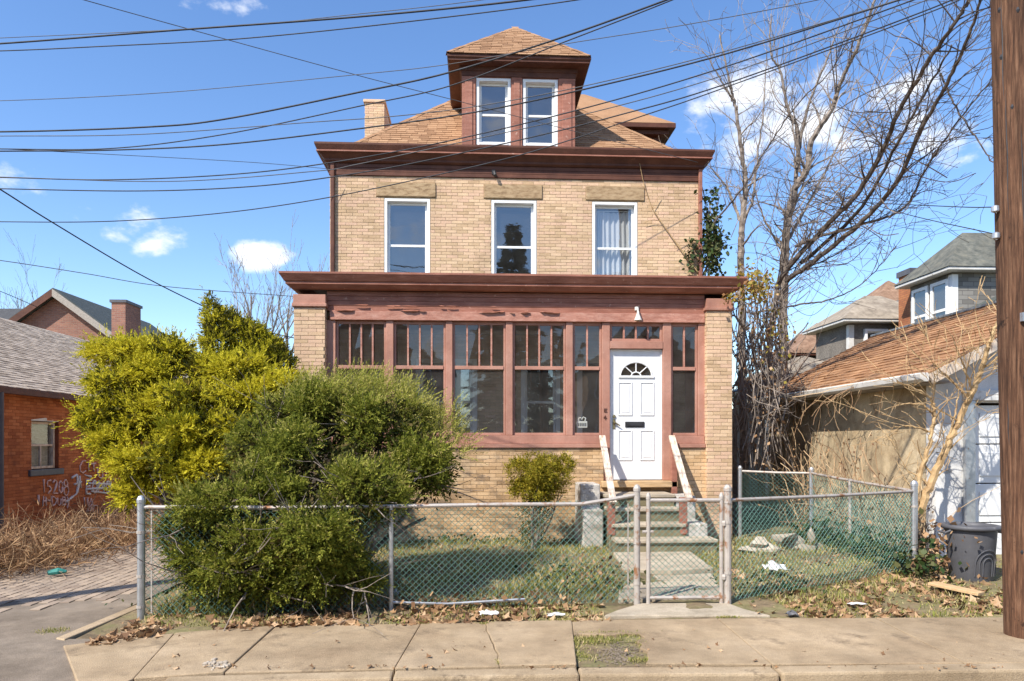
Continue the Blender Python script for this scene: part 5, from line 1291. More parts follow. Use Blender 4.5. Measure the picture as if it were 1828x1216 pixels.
# ---- golden evergreen
AV = thing('golden_arborvitae', 'large golden green evergreen with a leaning tip between alley and porch', 'evergreen', (-4.0, 9.6, 0))
LA = [(222, 632, 9.6, 66, 26, .50), (300, 628, 9.7, 52, 27, .5), (275, 668, 9.5, 60, 30, .5), (205, 688, 9.3, 50, 24, .45), (185, 745, 9.2, 44, 38, .45), (200, 790, 9.1, 46, 32, .4), (240, 824, 9.0, 52, 30, .42), (238, 880, 8.9, 34, 17, .25),
      (338, 712, 9.2, 66, 32, .5), (350, 768, 9.0, 68, 32, .5), (300, 815, 8.9, 60, 30, .42), (270, 740, 9.4, 56, 50, .5), (430, 662, 9.5, 66, 32, .5), (436, 712, 9.3, 66, 36, .5), (420, 765, 9.0, 60, 34, .45), (370, 660, 9.7, 52, 28, .5), (505, 690, 9.4, 44, 30, .45), (330, 850, 8.8, 40, 26, .35), (380, 828, 8.9, 50, 32, .4)]
LAD = [(396, 618, 9.8, 24, 24, .26), (388, 588, 9.8, 15, 20, .18), (381, 562, 9.8, 8, 16, .09), (376, 540, 9.8, 3, 12, .04), (408, 572, 9.85, 12, 12, .12), (432, 592, 9.9, 18, 14, .2), (458, 606, 9.9, 20, 16, .22), (484, 628, 9.9, 20, 18, .22), (504, 650, 9.9, 16, 16, .2), (455, 640, 9.9, 34, 20, .26)]
C, R = lobes_px(LA); R = np.maximum(R - .10, .10); CC, RR = clumps(C, R, 17, .13, .8, 3); P, Nn = shell_points(CC, RR, 11500, .45)
ax = unit(P - np.array([-3.9, 9.9, 1.4])); Nn = unit(Nn * .8 + ax * .45)
leaf_np([shoots(P, Nn, 10, .115, .054, .0185, .45, .5, .5)], 'crown', 'arbor', AV)
Pe, Ne = shell_points(C, R, 1500, .9); Ne = unit(Ne + unit(Pe - np.array([-3.9, 9.9, 1.6])) * .7); leaf_np([shoots(Pe, Ne, 13, .25, .05, .016, .25, .35, .75)], 'outer_sprays', 'arbor', AV)
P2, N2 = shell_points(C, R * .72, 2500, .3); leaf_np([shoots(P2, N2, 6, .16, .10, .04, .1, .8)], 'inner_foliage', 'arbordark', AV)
C2, R2 = lobes_px(LAD); P, Nn = shell_points(C2, R2, 2400, .4)
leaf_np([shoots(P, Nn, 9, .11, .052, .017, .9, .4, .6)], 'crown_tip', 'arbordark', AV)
P, Nn = shell_points(C2, R2, 1100, .7); leaf_np([shoots(P + np.array([-.03, -.03, .02]), Nn, 8, .11, .05, .017, .9, .4, .6)], 'lit_sprays', 'arbor', AV)
tm = MB(); rr = random.Random(4)
tm.tube(spline([(-3.9, 9.6, -.1), (-3.95, 9.6, .7), (-4.05, 9.55, 1.6), (-3.7, 9.8, 2.6), at(385, 545, 9.8)]), [.13 - .12 * k / 32 for k in range(33)], 8)
for c in C: tm.tube(spline([(-3.95, 9.6, rr.uniform(.5, 1.6)), Vector((-3.95, 9.6, 1.2)).lerp(Vector(c), .6) - Vector((0, 0, .1)), Vector(c)], 5), [.045 - .003 * k for k in range(11)], 6)
tm.build('trunk', M_['darkbark'], AV)

# ---- yew
YE = thing('spreading_yew', 'big dark green yew bush sprawling over the chain link fence', 'bush', (-1.6, 7.9, 0))
LY = [(575, 850, 7.8, 150, 110, .9), (430, 890, 7.3, 96, 76, .75), (368, 930, 7.1, 58, 52, .6), (360, 985, 7.0, 42, 40, .45), (470, 970, 6.95, 110, 62, .55), (560, 940, 6.95, 110, 72, .6), (600, 740, 8.2, 100, 66, .7), (690, 760, 8.2, 92, 76, .7), (755, 815, 8.0, 74, 60, .6), (770, 860, 7.9, 50, 38, .45), (650, 880, 7.1, 90, 72, .6),
      (480, 800, 7.9, 86, 62, .6), (535, 745, 8.2, 80, 52, .6), (620, 985, 7.0, 62, 44, .4), (545, 1000, 6.9, 80, 34, .4), (420, 1005, 6.9, 70, 30, .35), (330, 945, 7.1, 30, 28, .3), (455, 1035, 6.95, 80, 26, .35), (560, 1035, 6.95, 76, 26, .35), (640, 1030, 7.0, 50, 30, .35), (375, 1030, 7.0, 40, 28, .3), (700, 860, 7.6, 70, 50, .5)]
C, R = lobes_px(LY); C[:, 1] -= .12; R = np.maximum(R - .13, .12); CC, RR = clumps(C, R, 15, .13, .8, 5); P, Nn = shell_points(CC, RR, 16500, .4, 2.0)
ax = unit(P - np.array([-1.7, 8.0, .5])); Nn = unit(Nn * .9 + ax * .3)
top = P[:, 2] > 1.55
leaf_np([shoots(P, Nn, 11, .125, .038, .0155, .3, .65, .5)], 'crown', 'yew', YE)
Pt, Nt = shell_points(CC, RR, 3800, .8, 2.6); kk = Nt[:, 2] > .05; Pt, Nt = Pt[kk], Nt[kk]
at_ = unit(Pt - np.array([-1.7, 8.0, .5])); Nt = unit(Nt * .8 + at_ * .5)
leaf_np([shoots(Pt, Nt, 13, .17, .036, .012, .35, .55, .8)], 'young_shoots', 'yewtip', YE)
Cf, Rf = lobes_px([(610, 712, 8.3, 70, 24, .5), (700, 725, 8.3, 50, 28, .5), (650, 705, 8.35, 50, 20, .4), (735, 735, 8.3, 26, 26, .4), (790, 770, 8.2, 24, 28, .3), (815, 805, 8.1, 12, 20, .25), (560, 715, 8.2, 50, 22, .5)])
Pf, Nf = shell_points(Cf, Rf, 1200, .4); Nf = Nf * .6 + np.array([.45, 0, .6])
leaf_np([shoots(Pf, Nf, 18, .30, .036, .010, .3, .4, .9)], 'feathery_tips', 'yewtip', YE)
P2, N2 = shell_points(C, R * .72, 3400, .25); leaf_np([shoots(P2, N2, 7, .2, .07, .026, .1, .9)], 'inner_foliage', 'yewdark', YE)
tm = MB(); rr = random.Random(9)
for c in list(C): 
    b = Vector((-1.75 + rr.uniform(-.35, .5), 7.9 + rr.uniform(-.2, .3), -.05)); e_ = Vector(c)
    tm.tube(spline([b, b.lerp(e_, .45) + Vector((0, 0, -.12)), e_], 6), [.05 - .0033 * k for k in range(13)], 6)
for k in range(60):
    c = Vector(C[rr.randrange(len(C))]); grow(tm, c, (rr.uniform(-1, 1), rr.uniform(-1, .4), rr.uniform(-.6, .6)), rr.uniform(.5, .9), .012, 1, rr, .2, (2, 3))
for q in ((720, 905), (760, 925), (700, 930)): tm.tube(spline([at(q[0], q[1], 7.9), at(q[0] - 40, q[1] + 20, 7.9), at(640, 1000, 7.9)], 5), .02, 6)
tm.build('trunk', M_['bark'], YE)

# ---- clipped round shrub with bare stems
TP = thing('clipped_round_shrub', 'small yellow green shrub clipped to a ball on bare stems by the porch wall', 'shrub', at(955, 975, 10.3))
C, R = lobes_px([(966, 848, 10.3, 47, 34, .36), (950, 842, 10.25, 36, 26, .32), (985, 848, 10.3, 32, 30, .32), (966, 876, 10.3, 36, 22, .3), (935, 862, 10.3, 18, 18, .2), (1000, 828, 10.3, 16, 12, .18)]); CC, RR = clumps(C, R, 13, .085, .9, 7)
P, Nn = shell_points(CC, RR, 3000, .5); leaf_np([shoots(P, Nn, 8, .10, .034, .015, .35, .6, .4)], 'crown', 'topiary', TP)
Pl, Nl = shell_points(*lobes_px([(955, 915, 10.3, 30, 30, .2), (952, 955, 10.3, 22, 24, .18)]), 420, .3); leaf_np([shoots(Pl, Nl, 6, .09, .035, .015, .3, .7)], 'lower_leaves', 'ivy', TP)
tm = MB(); rr = random.Random(2); b0 = at(952, 982, 10.3)
for k in range(11):
    c = at(rr.uniform(925, 1008), rr.uniform(845, 885), 10.3 + rr.uniform(-.2, .2)); m_ = b0.lerp(c, .5) + Vector((rr.uniform(-.06, .06), 0, -.03)); tm.tube(spline([b0 + Vector((rr.uniform(-.06, .06), rr.uniform(-.05, .05), 0)), m_, c], 5), [.014 - .0008 * q for q in range(11)], 5)
tm.build('stem', M_['bark'], TP)

# ---- bare trees and vines on the right
def stem_tree(name, label, stems, base, m, seed, kids=8, depth=2, twig=.8, cat='tree', up=.25, r_min=.006, group=None):
    """main stems traced as 3-D splines, each sprouting recursive twigs: trunk (stems) and crown (twigs)"""
    T = thing(name, label, cat, base, group); rr = random.Random(seed); a, b = MB(), MB()
    for pts, r0, r1 in stems:
        S = spline([at(*p) for p in pts], 9); n = len(S)
        S = [s + Vector((rr.uniform(-1, 1), rr.uniform(-1, 1), rr.uniform(-1, 1))) * .012 for s in S]
        a.tube(S, [r0 + (r1 - r0) * i / (n - 1) for i in range(n)], 7)
        for k in range(kids * (len(pts) - 1)):
            i = rr.randint(2, n - 2); d = (S[i+1] - S[i-1]).normalized()
            nd = (d * .7 + Vector((rr.uniform(-1, 1), rr.uniform(-1, 1), rr.uniform(-.6, .9))) * .9 + Vector((0, 0, up))).normalized()
            r = (r0 + (r1 - r0) * i / (n - 1))
            grow(b, S[i], nd, twig * rr.uniform(.4, 1.6), max(r_min, r * rr.uniform(.25, .45)), depth, rr, .26, (1, 3), -.01, .95, .0034)
    a.build('trunk', M_[m], T); b.build('crown', M_[m], T)
    return T
stem_tree('bare_tree', 'pale bare tree with upright stems right behind the house corner', [
    ([(1330, 900, 13.6), (1326, 700, 13.6), (1323, 485, 13.6), (1324, 406, 13.5), (1331, 327, 13.4), (1325, 280, 13.4), (1314, 198, 13.3), (1304, 152, 13.2), (1284, 62, 13.2)], .085, .012),
    ([(1308, 181, 13.3), (1285, 140, 13.2), (1253, 88, 13.1)], .022, .006),
    ([(1324, 400, 13.5), (1300, 340, 13.7), (1295, 330, 13.7), (1270, 300, 13.8)], .03, .008),
    ([(1326, 400, 13.5), (1345, 350, 13.3), (1352, 280, 13.2), (1364, 190, 13.1), (1368, 90, 13.0)], .03, .006)], at(1330, 790, 13.6), 'bark', 21, 4, 2, .8, r_min=.006)
stem_tree('bare_tree', 'tangled grey brown bare tree with several trunks above the stucco garage', [
    ([(1395, 800, 14.6), (1398, 640, 14.5), (1400, 490, 14.4), (1406, 398, 14.2), (1419, 338, 14.0), (1440, 304, 13.8), (1450, 251, 13.6), (1483, 197, 13.3), (1504, 140, 13.0), (1532, 82, 12.6), (1561, 0, 12.2), (1570, -60, 12)], .10, .014),
    ([(1410, 390, 14.2), (1421, 327, 14.1), (1424, 233, 14.0), (1408, 201, 13.9), (1393, 127, 13.8), (1376, 95, 13.7), (1376, 25, 13.6)], .05, .010),
    ([(1421, 300, 14.0), (1440, 200, 13.8), (1475, 110, 13.5), (1500, 40, 13.3)], .035, .008),
    ([(1400, 440, 14.3), (1445, 360, 14.4), (1500, 250, 14.4), (1540, 150, 14.3)], .035, .008),
    ([(1402, 460, 14.3), (1380, 420, 14.5), (1360, 380, 14.6), (1345, 330, 14.7)], .03, .008)], at(1398, 790, 14.6), 'bark', 22, 5, 2, 1.0, r_min=.006)
stem_tree('climbing_vine', 'dark arching woody vine reaching right towards the utility pole', [
    ([(1370, 640, 13.0), (1385, 540, 12.9), (1397, 493, 12.8), (1467, 411, 12.0), (1528, 349, 11.2), (1578, 263, 10.5), (1602, 205, 10.0), (1656, 111, 9.2), (1705, 41, 8.6), (1730, 0, 8.4), (1760, -60, 8.2)], .055, .016),
    ([(1405, 500, 12.8), (1500, 430, 11.8), (1590, 340, 10.8), (1640, 240, 10.0), (1690, 150, 9.3), (1735, 50, 8.7), (1752, -20, 8.4)], .045, .014),
    ([(1430, 470, 12.6), (1530, 380, 11.5), (1600, 260, 10.5), (1660, 150, 9.7), (1700, 80, 9.2)], .035, .010),
    ([(1420, 440, 12.4), (1470, 420, 12.0), (1561, 395, 11.3), (1615, 370, 10.8), (1647, 312, 10.4), (1684, 255, 10.0), (1750, 238, 9.5)], .028, .006),
    ([(1274, 398, 12.4), (1330, 330, 12.2), (1370, 262, 12.0), (1425, 185, 11.6), (1480, 130, 11.2), (1520, 60, 10.8)], .016, .007),
    ([(1655, 296, 10.0), (1701, 230, 9.6), (1771, 140, 9.2)], .016, .008), ([(1680, 130, 9.6), (1697, 173, 9.5), (1730, 230, 9.3), (1772, 290, 9.1)], .014, .008),
    ([(1402, 505, 12.9), (1440, 480, 12.6), (1500, 450, 12.2), (1560, 400, 11.8)], .02, .006), ([(1340, 560, 12.8), (1420, 545, 12.4), (1480, 535, 12), (1540, 505, 11.6), (1600, 440, 11)], .02, .005)], at(1372, 790, 13.0), 'darkbark', 23, 5, 2, .9, 'vine', r_min=.006)
VT = thing('hanging_vines', 'mass of fine drooping bare vine strands between the bare tree and the utility pole', 'vine', at(1450, 790, 13.4)); tm = MB(); rr = random.Random(29)
for k in range(170):
    u = rr.random(); x0 = 1360 + 210 * u + rr.gauss(0, 26); y0 = 470 - 330 * u * rr.uniform(.5, 1.1) + rr.gauss(0, 40); Y0 = 13.6 - 2.6 * u + rr.uniform(-.8, .8)
    dx, dy_ = rr.uniform(20, 150), rr.uniform(-120, 70); sag = rr.uniform(-40, 60)
    tm.tube(spline([at(x0, y0, Y0), at(x0 + dx * .35, y0 + dy_ * .35 + sag * .8, Y0 + rr.uniform(-.2, .2)), at(x0 + dx * .7, y0 + dy_ * .7 + sag, Y0 + rr.uniform(-.3, .3)), at(x0 + dx, y0 + dy_ + sag * .4, Y0 + rr.uniform(-.4, .4))], 5), rr.uniform(.004, .010), 3, False)
tm.build('stem', M_['bark'], VT)
# vine curtain on the house corner: stems, dry leaves, a yellow-leaved top
VC = thing('vine_tangle', 'tangle of dry vines with yellowing leaves hanging at the right porch corner', 'vine', at(1350, 850, 12.2))
tm = MB(); rr = random.Random(31); pts_l, pts_y = [], []
for k in range(95):
    x0 = rr.uniform(1318, 1400); y0 = rr.uniform(500, 620); Y0 = rr.uniform(11.5, 13.0); x1 = x0 + rr.uniform(-30, 30); y1 = rr.uniform(700, 860)
    P_ = [at(x0, y0, Y0)]
    for q in range(5): P_.append(at(x0 + (x1 - x0) * (q + 1) / 5 + rr.uniform(-16, 16), y0 + (y1 - y0) * (q + 1) / 5, Y0 + rr.uniform(-.15, .15)))
    S = spline(P_, 5); tm.tube(S, rr.uniform(.004, .012), 4, False)
    for s in S[::2]:
        if rr.random() < .75: pts_l.append(s + Vector((rr.uniform(-.08, .08), rr.uniform(-.08, .08), rr.uniform(-.08, .08))))
for k in range(26): grow(tm, at(rr.uniform(1325, 1400), rr.uniform(520, 760), rr.uniform(11.4, 12.6)), (rr.uniform(-.6, 1), rr.uniform(-1, .3), rr.uniform(-.8, .6)), rr.uniform(.5, 1.0), .009, 2, rr, .3, (2, 4))
tm.build('stem', M_['bark'], VC)
def leaf_cloud(P, size, m, name, parent, ar=.75):
    P = np.array([tuple(p) for p in P]); n = len(P); d = unit(nr.normal(size=(n, 3)) + np.array([0, -.3, -.5])); w = unit(np.cross(d, nr.normal(size=(n, 3))))
    s = size * (.6 + .8 * nr.random(n)); return leaf_np([blades(P, d, w, s, s * ar)], name, m, parent)
leaf_cloud([p + Vector((rr.uniform(-.1, .1), rr.uniform(-.1, .1), rr.uniform(-.1, .1))) for p in pts_l if rr.random() < .8], .06, 'leaf', 'dry_leaves', VC)
pts_y = [at(rr.gauss(1345, 16), rr.gauss(508, 15), rr.uniform(10.9, 11.7)) for _ in range(520)] + [at(rr.gauss(1308, 8), rr.gauss(531, 6), 11.0) for _ in range(60)] + [at(rr.gauss(1378, 18), rr.gauss(590, 34), rr.uniform(11.2, 12.3)) for _ in range(160)]
leaf_cloud(pts_y, .065, 'yellowleaf', 'yellow_leaves', VC)
# ivy by the downspout and the stem creeping over the upper wall
IV = thing('ivy_clump', 'dark ivy clump hanging on the downspout at the right upper wall', 'ivy', at(1268, 490, 13.2))
rr = random.Random(8); tm = MB()
for k in range(14): tm.tube(spline([at(1252 + rr.uniform(-4, 14), 495, 13.35), at(1262 + rr.uniform(-10, 20), 430, 13.35), at(1262 + rr.uniform(-14, 26), 330 + rr.uniform(0, 60), 13.4)], 6), .007, 4, False)
tm.build('stem', M_['bark'], IV)
leaf_cloud([at(rr.gauss(1270, 9), rr.uniform(335, 490), rr.uniform(13.1, 13.7)) for _ in range(330)] + [at(rr.gauss(1272, 11), rr.gauss(440, 28), rr.uniform(13.1, 13.6)) for _ in range(700)] + [at(rr.gauss(1236, 7), rr.gauss(462, 18), 13.24) for _ in range(90)], .085, 'ivy', 'leaves', IV)
CR = thing('creeper_stem', 'brown bare creeper climbing across the brick right of the curtained window', 'vine', at(1240, 480, 13.25))
tm = MB(); tm.tube(spline([at(1246, 486, 13.25), at(1222, 455, 13.25), at(1190, 410, 13.25), at(1165, 372, 13.25), at(1150, 330, 13.25), at(1142, 292, 13.2)], 8), [.013 - .0002 * k for k in range(41)], 6)
for (a0, b0_) in (((1205, 440), (1244, 425)), ((1222, 455), (1205, 432)), ((1165, 372), (1178, 350)), ((1180, 395), (1150, 398)), ((1215, 447), (1240, 455)), ((1230, 465), (1236, 425))): tm.tube(spline([at(*a0, 13.25), at((a0[0] + b0_[0]) / 2, (a0[1] + b0_[1]) / 2 - 4, 13.24), at(*b0_, 13.25)], 5), .005, 4)
tm.build('stem', M_['vine'], CR)
# small tree leaning over the white garage front
stem_tree('leaning_bare_shrub', 'tan leaning bare stems in front of the white garage wall', [
    ([(1628, 960, 8.55), (1650, 890, 8.5), (1690, 800, 8.45), (1722, 730, 8.4), (1748, 670, 8.3), (1768, 610, 8.2), (1782, 575, 8.2)], .055, .018),
    ([(1636, 930, 8.5), (1640, 860, 8.5), (1660, 790, 8.5), (1668, 740, 8.5), (1655, 705, 8.5), (1600, 680, 8.5)], .035, .008),
    ([(1668, 740, 8.5), (1640, 720, 8.45), (1595, 725, 8.4)], .016, .005), ([(1660, 770, 8.5), (1620, 760, 8.45), (1590, 765, 8.4)], .014, .005),
    ([(1730, 712, 8.4), (1700, 680, 8.4), (1665, 650, 8.35)], .02, .006), ([(1735, 700, 8.4), (1720, 650, 8.35), (1700, 600, 8.3)], .016, .005), ([(1752, 660, 8.3), (1790, 630, 8.2), (1815, 600, 8.1)], .018, .006),
    ([(1690, 800, 8.45), (1705, 740, 8.4), (1712, 690, 8.4)], .016, .006)], at(1630, 960, 8.55), 'vine', 41, 3, 2, .5, 'shrub', .1, .0035)
TG = thing('bramble_thicket', 'pale dry brambles climbing the sunlit stucco garage wall behind the fence', 'bramble', (5.6, 10.5, 0))
tm = MB(); rr = random.Random(51); pl = []
for k in range(210):
    Y0 = rr.uniform(8.8, 13.6); x = rr.uniform(5.35, 5.85); p = Vector((x, Y0, .1)); L0 = rr.uniform(.6, 1.9)
    pts, _ = wander(p, (rr.uniform(-.4, .1), rr.uniform(-.5, .5), 1), L0, 8, .28, rr, -.02); tm.tube(pts, rr.uniform(.003, .007), 3, False); pl += pts[2:]
for k in range(70):
    p = Vector((exl + rr.uniform(-.1, .5), rr.uniform(9.5, 14.0), ge + rr.uniform(-.05, .12))); pts, _ = wander(p, (rr.uniform(-1, .3), rr.uniform(-1, 1), rr.uniform(-.9, .2)), rr.uniform(.4, 1.1), 7, .35, rr, -.1); tm.tube(pts, rr.uniform(.003, .006), 3, False)
tm.build('stem', M_['drystem'], TG)
leaf_cloud([p + Vector((rr.uniform(-.05, .05), rr.uniform(-.05, .05), rr.uniform(-.05, .05))) for p in pl if rr.random() < .45], .045, 'leaf', 'dry_leaves', TG)
GV = thing('weed_thicket', 'green weeds and ivy growing against the side fence near the trash can', 'weeds', (5.0, 9.2, .1))
leaf_cloud([Vector((rr.gauss(5.05 + (y - 8.2) * .03, .16), y, .12 + abs(rr.gauss(0, .17)))) for y in [rr.uniform(7.7, 11) for _ in range(1500)]], .07, 'ivy', 'leaves', GV)
leaf_cloud([Vector((rr.gauss(5.45, .2), rr.gauss(8.5, .35), .1 + abs(rr.gauss(0, .3)))) for _ in range(420)], .075, 'leaf', 'dry_leaves', GV)
WD = thing('low_weeds', 'low leafy weeds along the porch wall and beside the walkway', 'weeds', (.8, 9, .05))
leaf_cloud([Vector((x, y, g(x, y) + abs(rr.gauss(0, .06)))) for x, y in [(rr.gauss(1.15, .3), rr.gauss(8.1, .35)) for _ in range(500)] + [(rr.uniform(-1, 1.6), rr.gauss(10.95, .12)) for _ in range(420)] + [(rr.gauss(3.3, .35), rr.gauss(7.7, .25)) for _ in range(260)] + [(rr.gauss(-2.4, .4), rr.gauss(7.1, .2)) for _ in range(260)]], .05, 'ivy', 'leaves', WD)
leaf_cloud([Vector((x, y, g(x, y) + abs(rr.gauss(0, .09)))) for x, y in [(rr.gauss(1.2, .25), rr.gauss(8.0, .3)) for _ in range(160)] + [(rr.uniform(-3, 1), rr.gauss(7.0, .1)) for _ in range(300)]], .06, 'drygrass', 'dead_leaves', WD)
# far bare trees on the left
def far_tree(label, px, py_top, py_base, Y, seed, n, sprd):
    T = thing('bare_tree', label, 'tree', at(px, 790, Y)); rr = random.Random(seed); a, b = MB(), MB()
    base = at(px, 790, Y); base.z = -.1; topz = ZP(px, py_top, Y)
    a.tube(wander(base, (0, 0, 1), topz * .62, 8, .04, rr)[0], [.2 - .015 * k for k in range(9)], 7)
    for k in range(n): 
        z = rr.uniform(.35, .62) * topz; grow(b, (base.x, base.y, z), (rr.uniform(-1, 1) * sprd, rr.uniform(-1, 1) * sprd, 1), (topz - z) * rr.uniform(.6, 1.0), .06, 3, rr, .14, (3, 4), .05, .5, .007)
    a.build('trunk', M_['bark'], T); b.build('crown', M_['bark'], T)
far_tree('thin grey bare tree rising behind the evergreen tip', 455, 462, 700, 32, 61, 9, .7)
far_tree('faint bare tree behind the left porch corner', 515, 500, 700, 36, 62, 6, .5)
far_tree('bare treetops over the far left roofs', 38, 515, 700, 55, 63, 8, .8)
# dry brush at the orange wall
def brush(name, label, cx, cy, w, d_, hgt, n, seed, grassn):
    T = thing(name, label, 'brush', (cx, cy, 0)); rr = random.Random(seed); a = MB(); L_ = []
    for k in range(n):
        p = Vector((cx + rr.uniform(-w, w), cy + rr.uniform(-d_, d_), -.03)); pts, _ = wander(p, (rr.uniform(-.8, .8), rr.uniform(-.8, .3), rr.uniform(.4, 1)), hgt * rr.uniform(.5, 1.5), 7, .3, rr, -.08)
        a.tube(pts, [.007 - .0008 * q for q in range(8)], 3, False)
        if rr.random() < .5: grow(a, pts[4], (rr.uniform(-1, 1), rr.uniform(-1, 1), rr.uniform(-.2, .8)), hgt * .5, .004, 1, rr, .25, (2, 4))
    a.build('stem', M_['drystem'], T)
    B = np.column_stack([nr.normal(cx, w * .55, grassn), nr.normal(cy, d_ * .6, grassn), np.full(grassn, -.03)]); dd = unit(np.column_stack([nr.normal(0, .8, grassn), nr.normal(0, .8, grassn), np.abs(nr.normal(.5, .4, grassn))]))
    B[:, 2] += np.abs(nr.normal(0, hgt * .28, grassn)); ww = unit(np.cross(dd, nr.normal(size=(grassn, 3))))
    leaf_np([blades(B, dd, ww, hgt * (.15 + .35 * nr.random(grassn)), .014)], 'dry_grass', 'drygrass', T)
brush('dry_brush', 'mound of dry brown brambles at the left edge below the orange wall', -6.3, 9.5, 1.0, .9, .7, 110, 71, 4200)
brush('dry_brush', 'long low heap of dead grass along the foot of the orange wall', -5.9, 11.6, .8, 1.3, .6, 110, 72, 5200)
brush('dry_brush', 'dark dead growth at the far foot of the graffiti wall', -6.9, 14.4, .7, 1.7, .6, 50, 73, 3000)
brush('dry_weed', 'tall pale dry weeds leaning in at the left edge by the garage window', -6.2, 8.9, .3, .25, 1.35, 18, 74, 60)

# ---- grass, leaf litter
def on_yard(n, xr, yr, avoid=True):
    x, y = nr.uniform(*xr, n), nr.uniform(*yr, n)
    if avoid:
        k = ~((x > 1.50 + (y - 7.1) * .12) & (x < 2.62 + (y - 7.1) * .12) & (y > 6.9)) & ~((x > 1.2) & (x < 3.0) & (y < 7.2)); x, y = x[k], y[k]
    return x, y, np.array([g(a, b) for a, b in zip(x, y)])
def grass(n, xr, yr, hmin, hmax, m='grass', W=.010, patch=True):
    x, y, z = on_yard(n, xr, yr)
    if patch:
        f = np.sin(x * 2.3 + 1) * np.sin(y * 2.9 + .5) + .6 * np.sin(x * 5.1 - y * 4.2); k = f + nr.normal(0, .7, len(x)) > -.35; x, y, z = x[k], y[k], z[k]
    k = len(x); d = unit(np.column_stack([nr.normal(0, .45, k), nr.normal(0, .45, k), np.ones(k)])); w = unit(np.cross(d, nr.normal(size=(k, 3))))
    return blades(np.column_stack([x, y, z - .005]), d, w, hmin + (hmax - hmin) * nr.random(k) ** 2, W)
go = leaf_np([grass(42000, (-3.0, 5.0), (6.9, 11.1), .03, .13), grass(9000, (-3.0, 5.6), (6.38, 7.0), .02, .07), grass(4200, (-2.95, -1.9), (6.75, 8.3), .08, .30), grass(2500, (.2, 1.4), (7.4, 8.4), .06, .2), grass(7000, (5.0, 9.0), (6.1, 8.9), .02, .07)], 'grass', 'grass', None)
tag(go, 'patchy green and straw coloured winter grass in the yard', 'grass', kind='stuff')
ph = G(1065, 1143, -.02)
def tuft(c, n, s, hh): 
    x = nr.normal(c[0], s[0], n); y = nr.normal(c[1], s[1], n); d = unit(np.column_stack([nr.normal(0, .6, n), nr.normal(0, .6, n), np.ones(n)])); w = unit(np.cross(d, nr.normal(size=(n, 3))))
    return blades(np.column_stack([x, y, np.full(n, c[2])]), d, w, hh * (.3 + .7 * nr.random(n)), .006)
pc = G(1060, 1145, -.025); pd = G(1100, 1178, -.025)
gt2 = leaf_np([tuft(pc, 800, (.13, .06), .05), tuft(G(1146, 1150, -.02), 160, (.03, .06), .04), tuft(G(1085, 1131, -.01), 200, (.14, .02), .035), tuft(G(1024, 1150, -.02), 220, (.02, .10), .04), tuft(G(756, 1113, 0), 90, (.03, .02), .03), tuft(G(866, 1114, 0), 90, (.03, .02), .03), tuft(G(890, 1182, 0), 60, (.012, .03), .02), tuft(G(1040, 1170, -.025), 300, (.06, .08), .035), tuft(G(1140, 1180, -.02), 200, (.05, .03), .035), tuft(G(1125, 1135, -.02), 260, (.09, .03), .035), tuft(G(1010, 1110, -.01), 260, (.05, .03), .045), tuft(G(1298, 1103, 0), 160, (.05, .012), .03), tuft(G(95, 1130, -.03), 500, (.07, .05), .05)], 'weed_tufts', 'grass', None)
tag(gt2, 'small green weeds growing in the broken sidewalk slab and joints', 'weeds', kind='stuff')
gv = []
for k in range(330):
    p = G(rnd.gauss(1105, 20), rnd.gauss(1168, 9), -.022); s = rnd.uniform(.005, .014); gv.append(frame(p, (s, s * rnd.uniform(-.4, .4), 0), (s * rnd.uniform(-.4, .4), s, 0), (0, 0, s * .7)))
o = link('gravel', mesh_np('gravel', *join_pieces(brick_template(.2, .2), gv)), M_['asphalt']); tag(o, 'loose grey gravel in the hole of the sidewalk slab', 'gravel', kind='stuff')
gv = []
for k in range(40):
    q = G(383 + rnd.gauss(0, 12), 1188 + rnd.gauss(0, 3.5), .002); s = rnd.uniform(.01, .03); gv.append(frame(q, (s, s * rnd.uniform(-.4, .4), 0), (s * rnd.uniform(-.4, .4), s, 0), (0, 0, s * .6)))
o = link('crumbs', mesh_np('crumbs', *join_pieces(brick_template(.2, .2), gv)), M_['rubble']); tag(o, 'pale crumbled concrete bits on the sidewalk near the kerb', 'debris', kind='stuff')
# fallen leaves: lobed, curled
def leaf_litter(xy, size):
    n = len(xy); lob = np.array([1, .48, .85, .42, .95, .5, .8, .4]); ang = np.linspace(0, 2 * np.pi, 8, endpoint=False)
    T = np.vstack([[0, 0, 0], np.column_stack([lob * np.cos(ang), lob * np.sin(ang) * .85, .22 * (lob - .3) * np.cos(2 * ang) + .12])]); F = np.array([(0, 1 + i, 1 + (i + 1) % 8) for i in range(8)])
    ms = []
    for (x, y, z) in xy:
        a, b, c = rnd.uniform(0, 6.28), rnd.gauss(0, .5), rnd.gauss(0, .5); R_ = Matrix.Rotation(a, 3, 'Z') @ Matrix.Rotation(b, 3, 'X') @ Matrix.Rotation(c, 3, 'Y'); s = size * rnd.choice((.3, .45, .6, .8, 1.0, 1.35)) * rnd.uniform(.8, 1.2)
        ms.append(frame((x, y, z + s * .22), R_ @ Vector((s, 0, 0)), R_ @ Vector((0, s, 0)), R_ @ Vector((0, 0, s * rnd.uniform(.4, 1.8)))))
    return join_pieces((T, F), ms)
def strip(n, x0, x1, fy, sd):
    out = []
    for k in range(n):
        x = rnd.uniform(x0, x1); y = fy(x) + abs(rnd.gauss(0, sd)) - .03
        if math.sin(x * 3.7 + 1) + .8 * math.sin(x * 8.3) + .5 * math.sin(y * 21 + x * 5) + rnd.gauss(0, .7) < -.55: continue
        if 1.25 < x < 2.55 and y < 8.6 and rnd.random() < .93: continue
        out.append((x, y, g(x, y)))
    return out
def sw_back(x): return 6.37 + .012 * x - .55 * sm((-1.3 - x) / 2.2) + .02 * math.sin(3 * x)
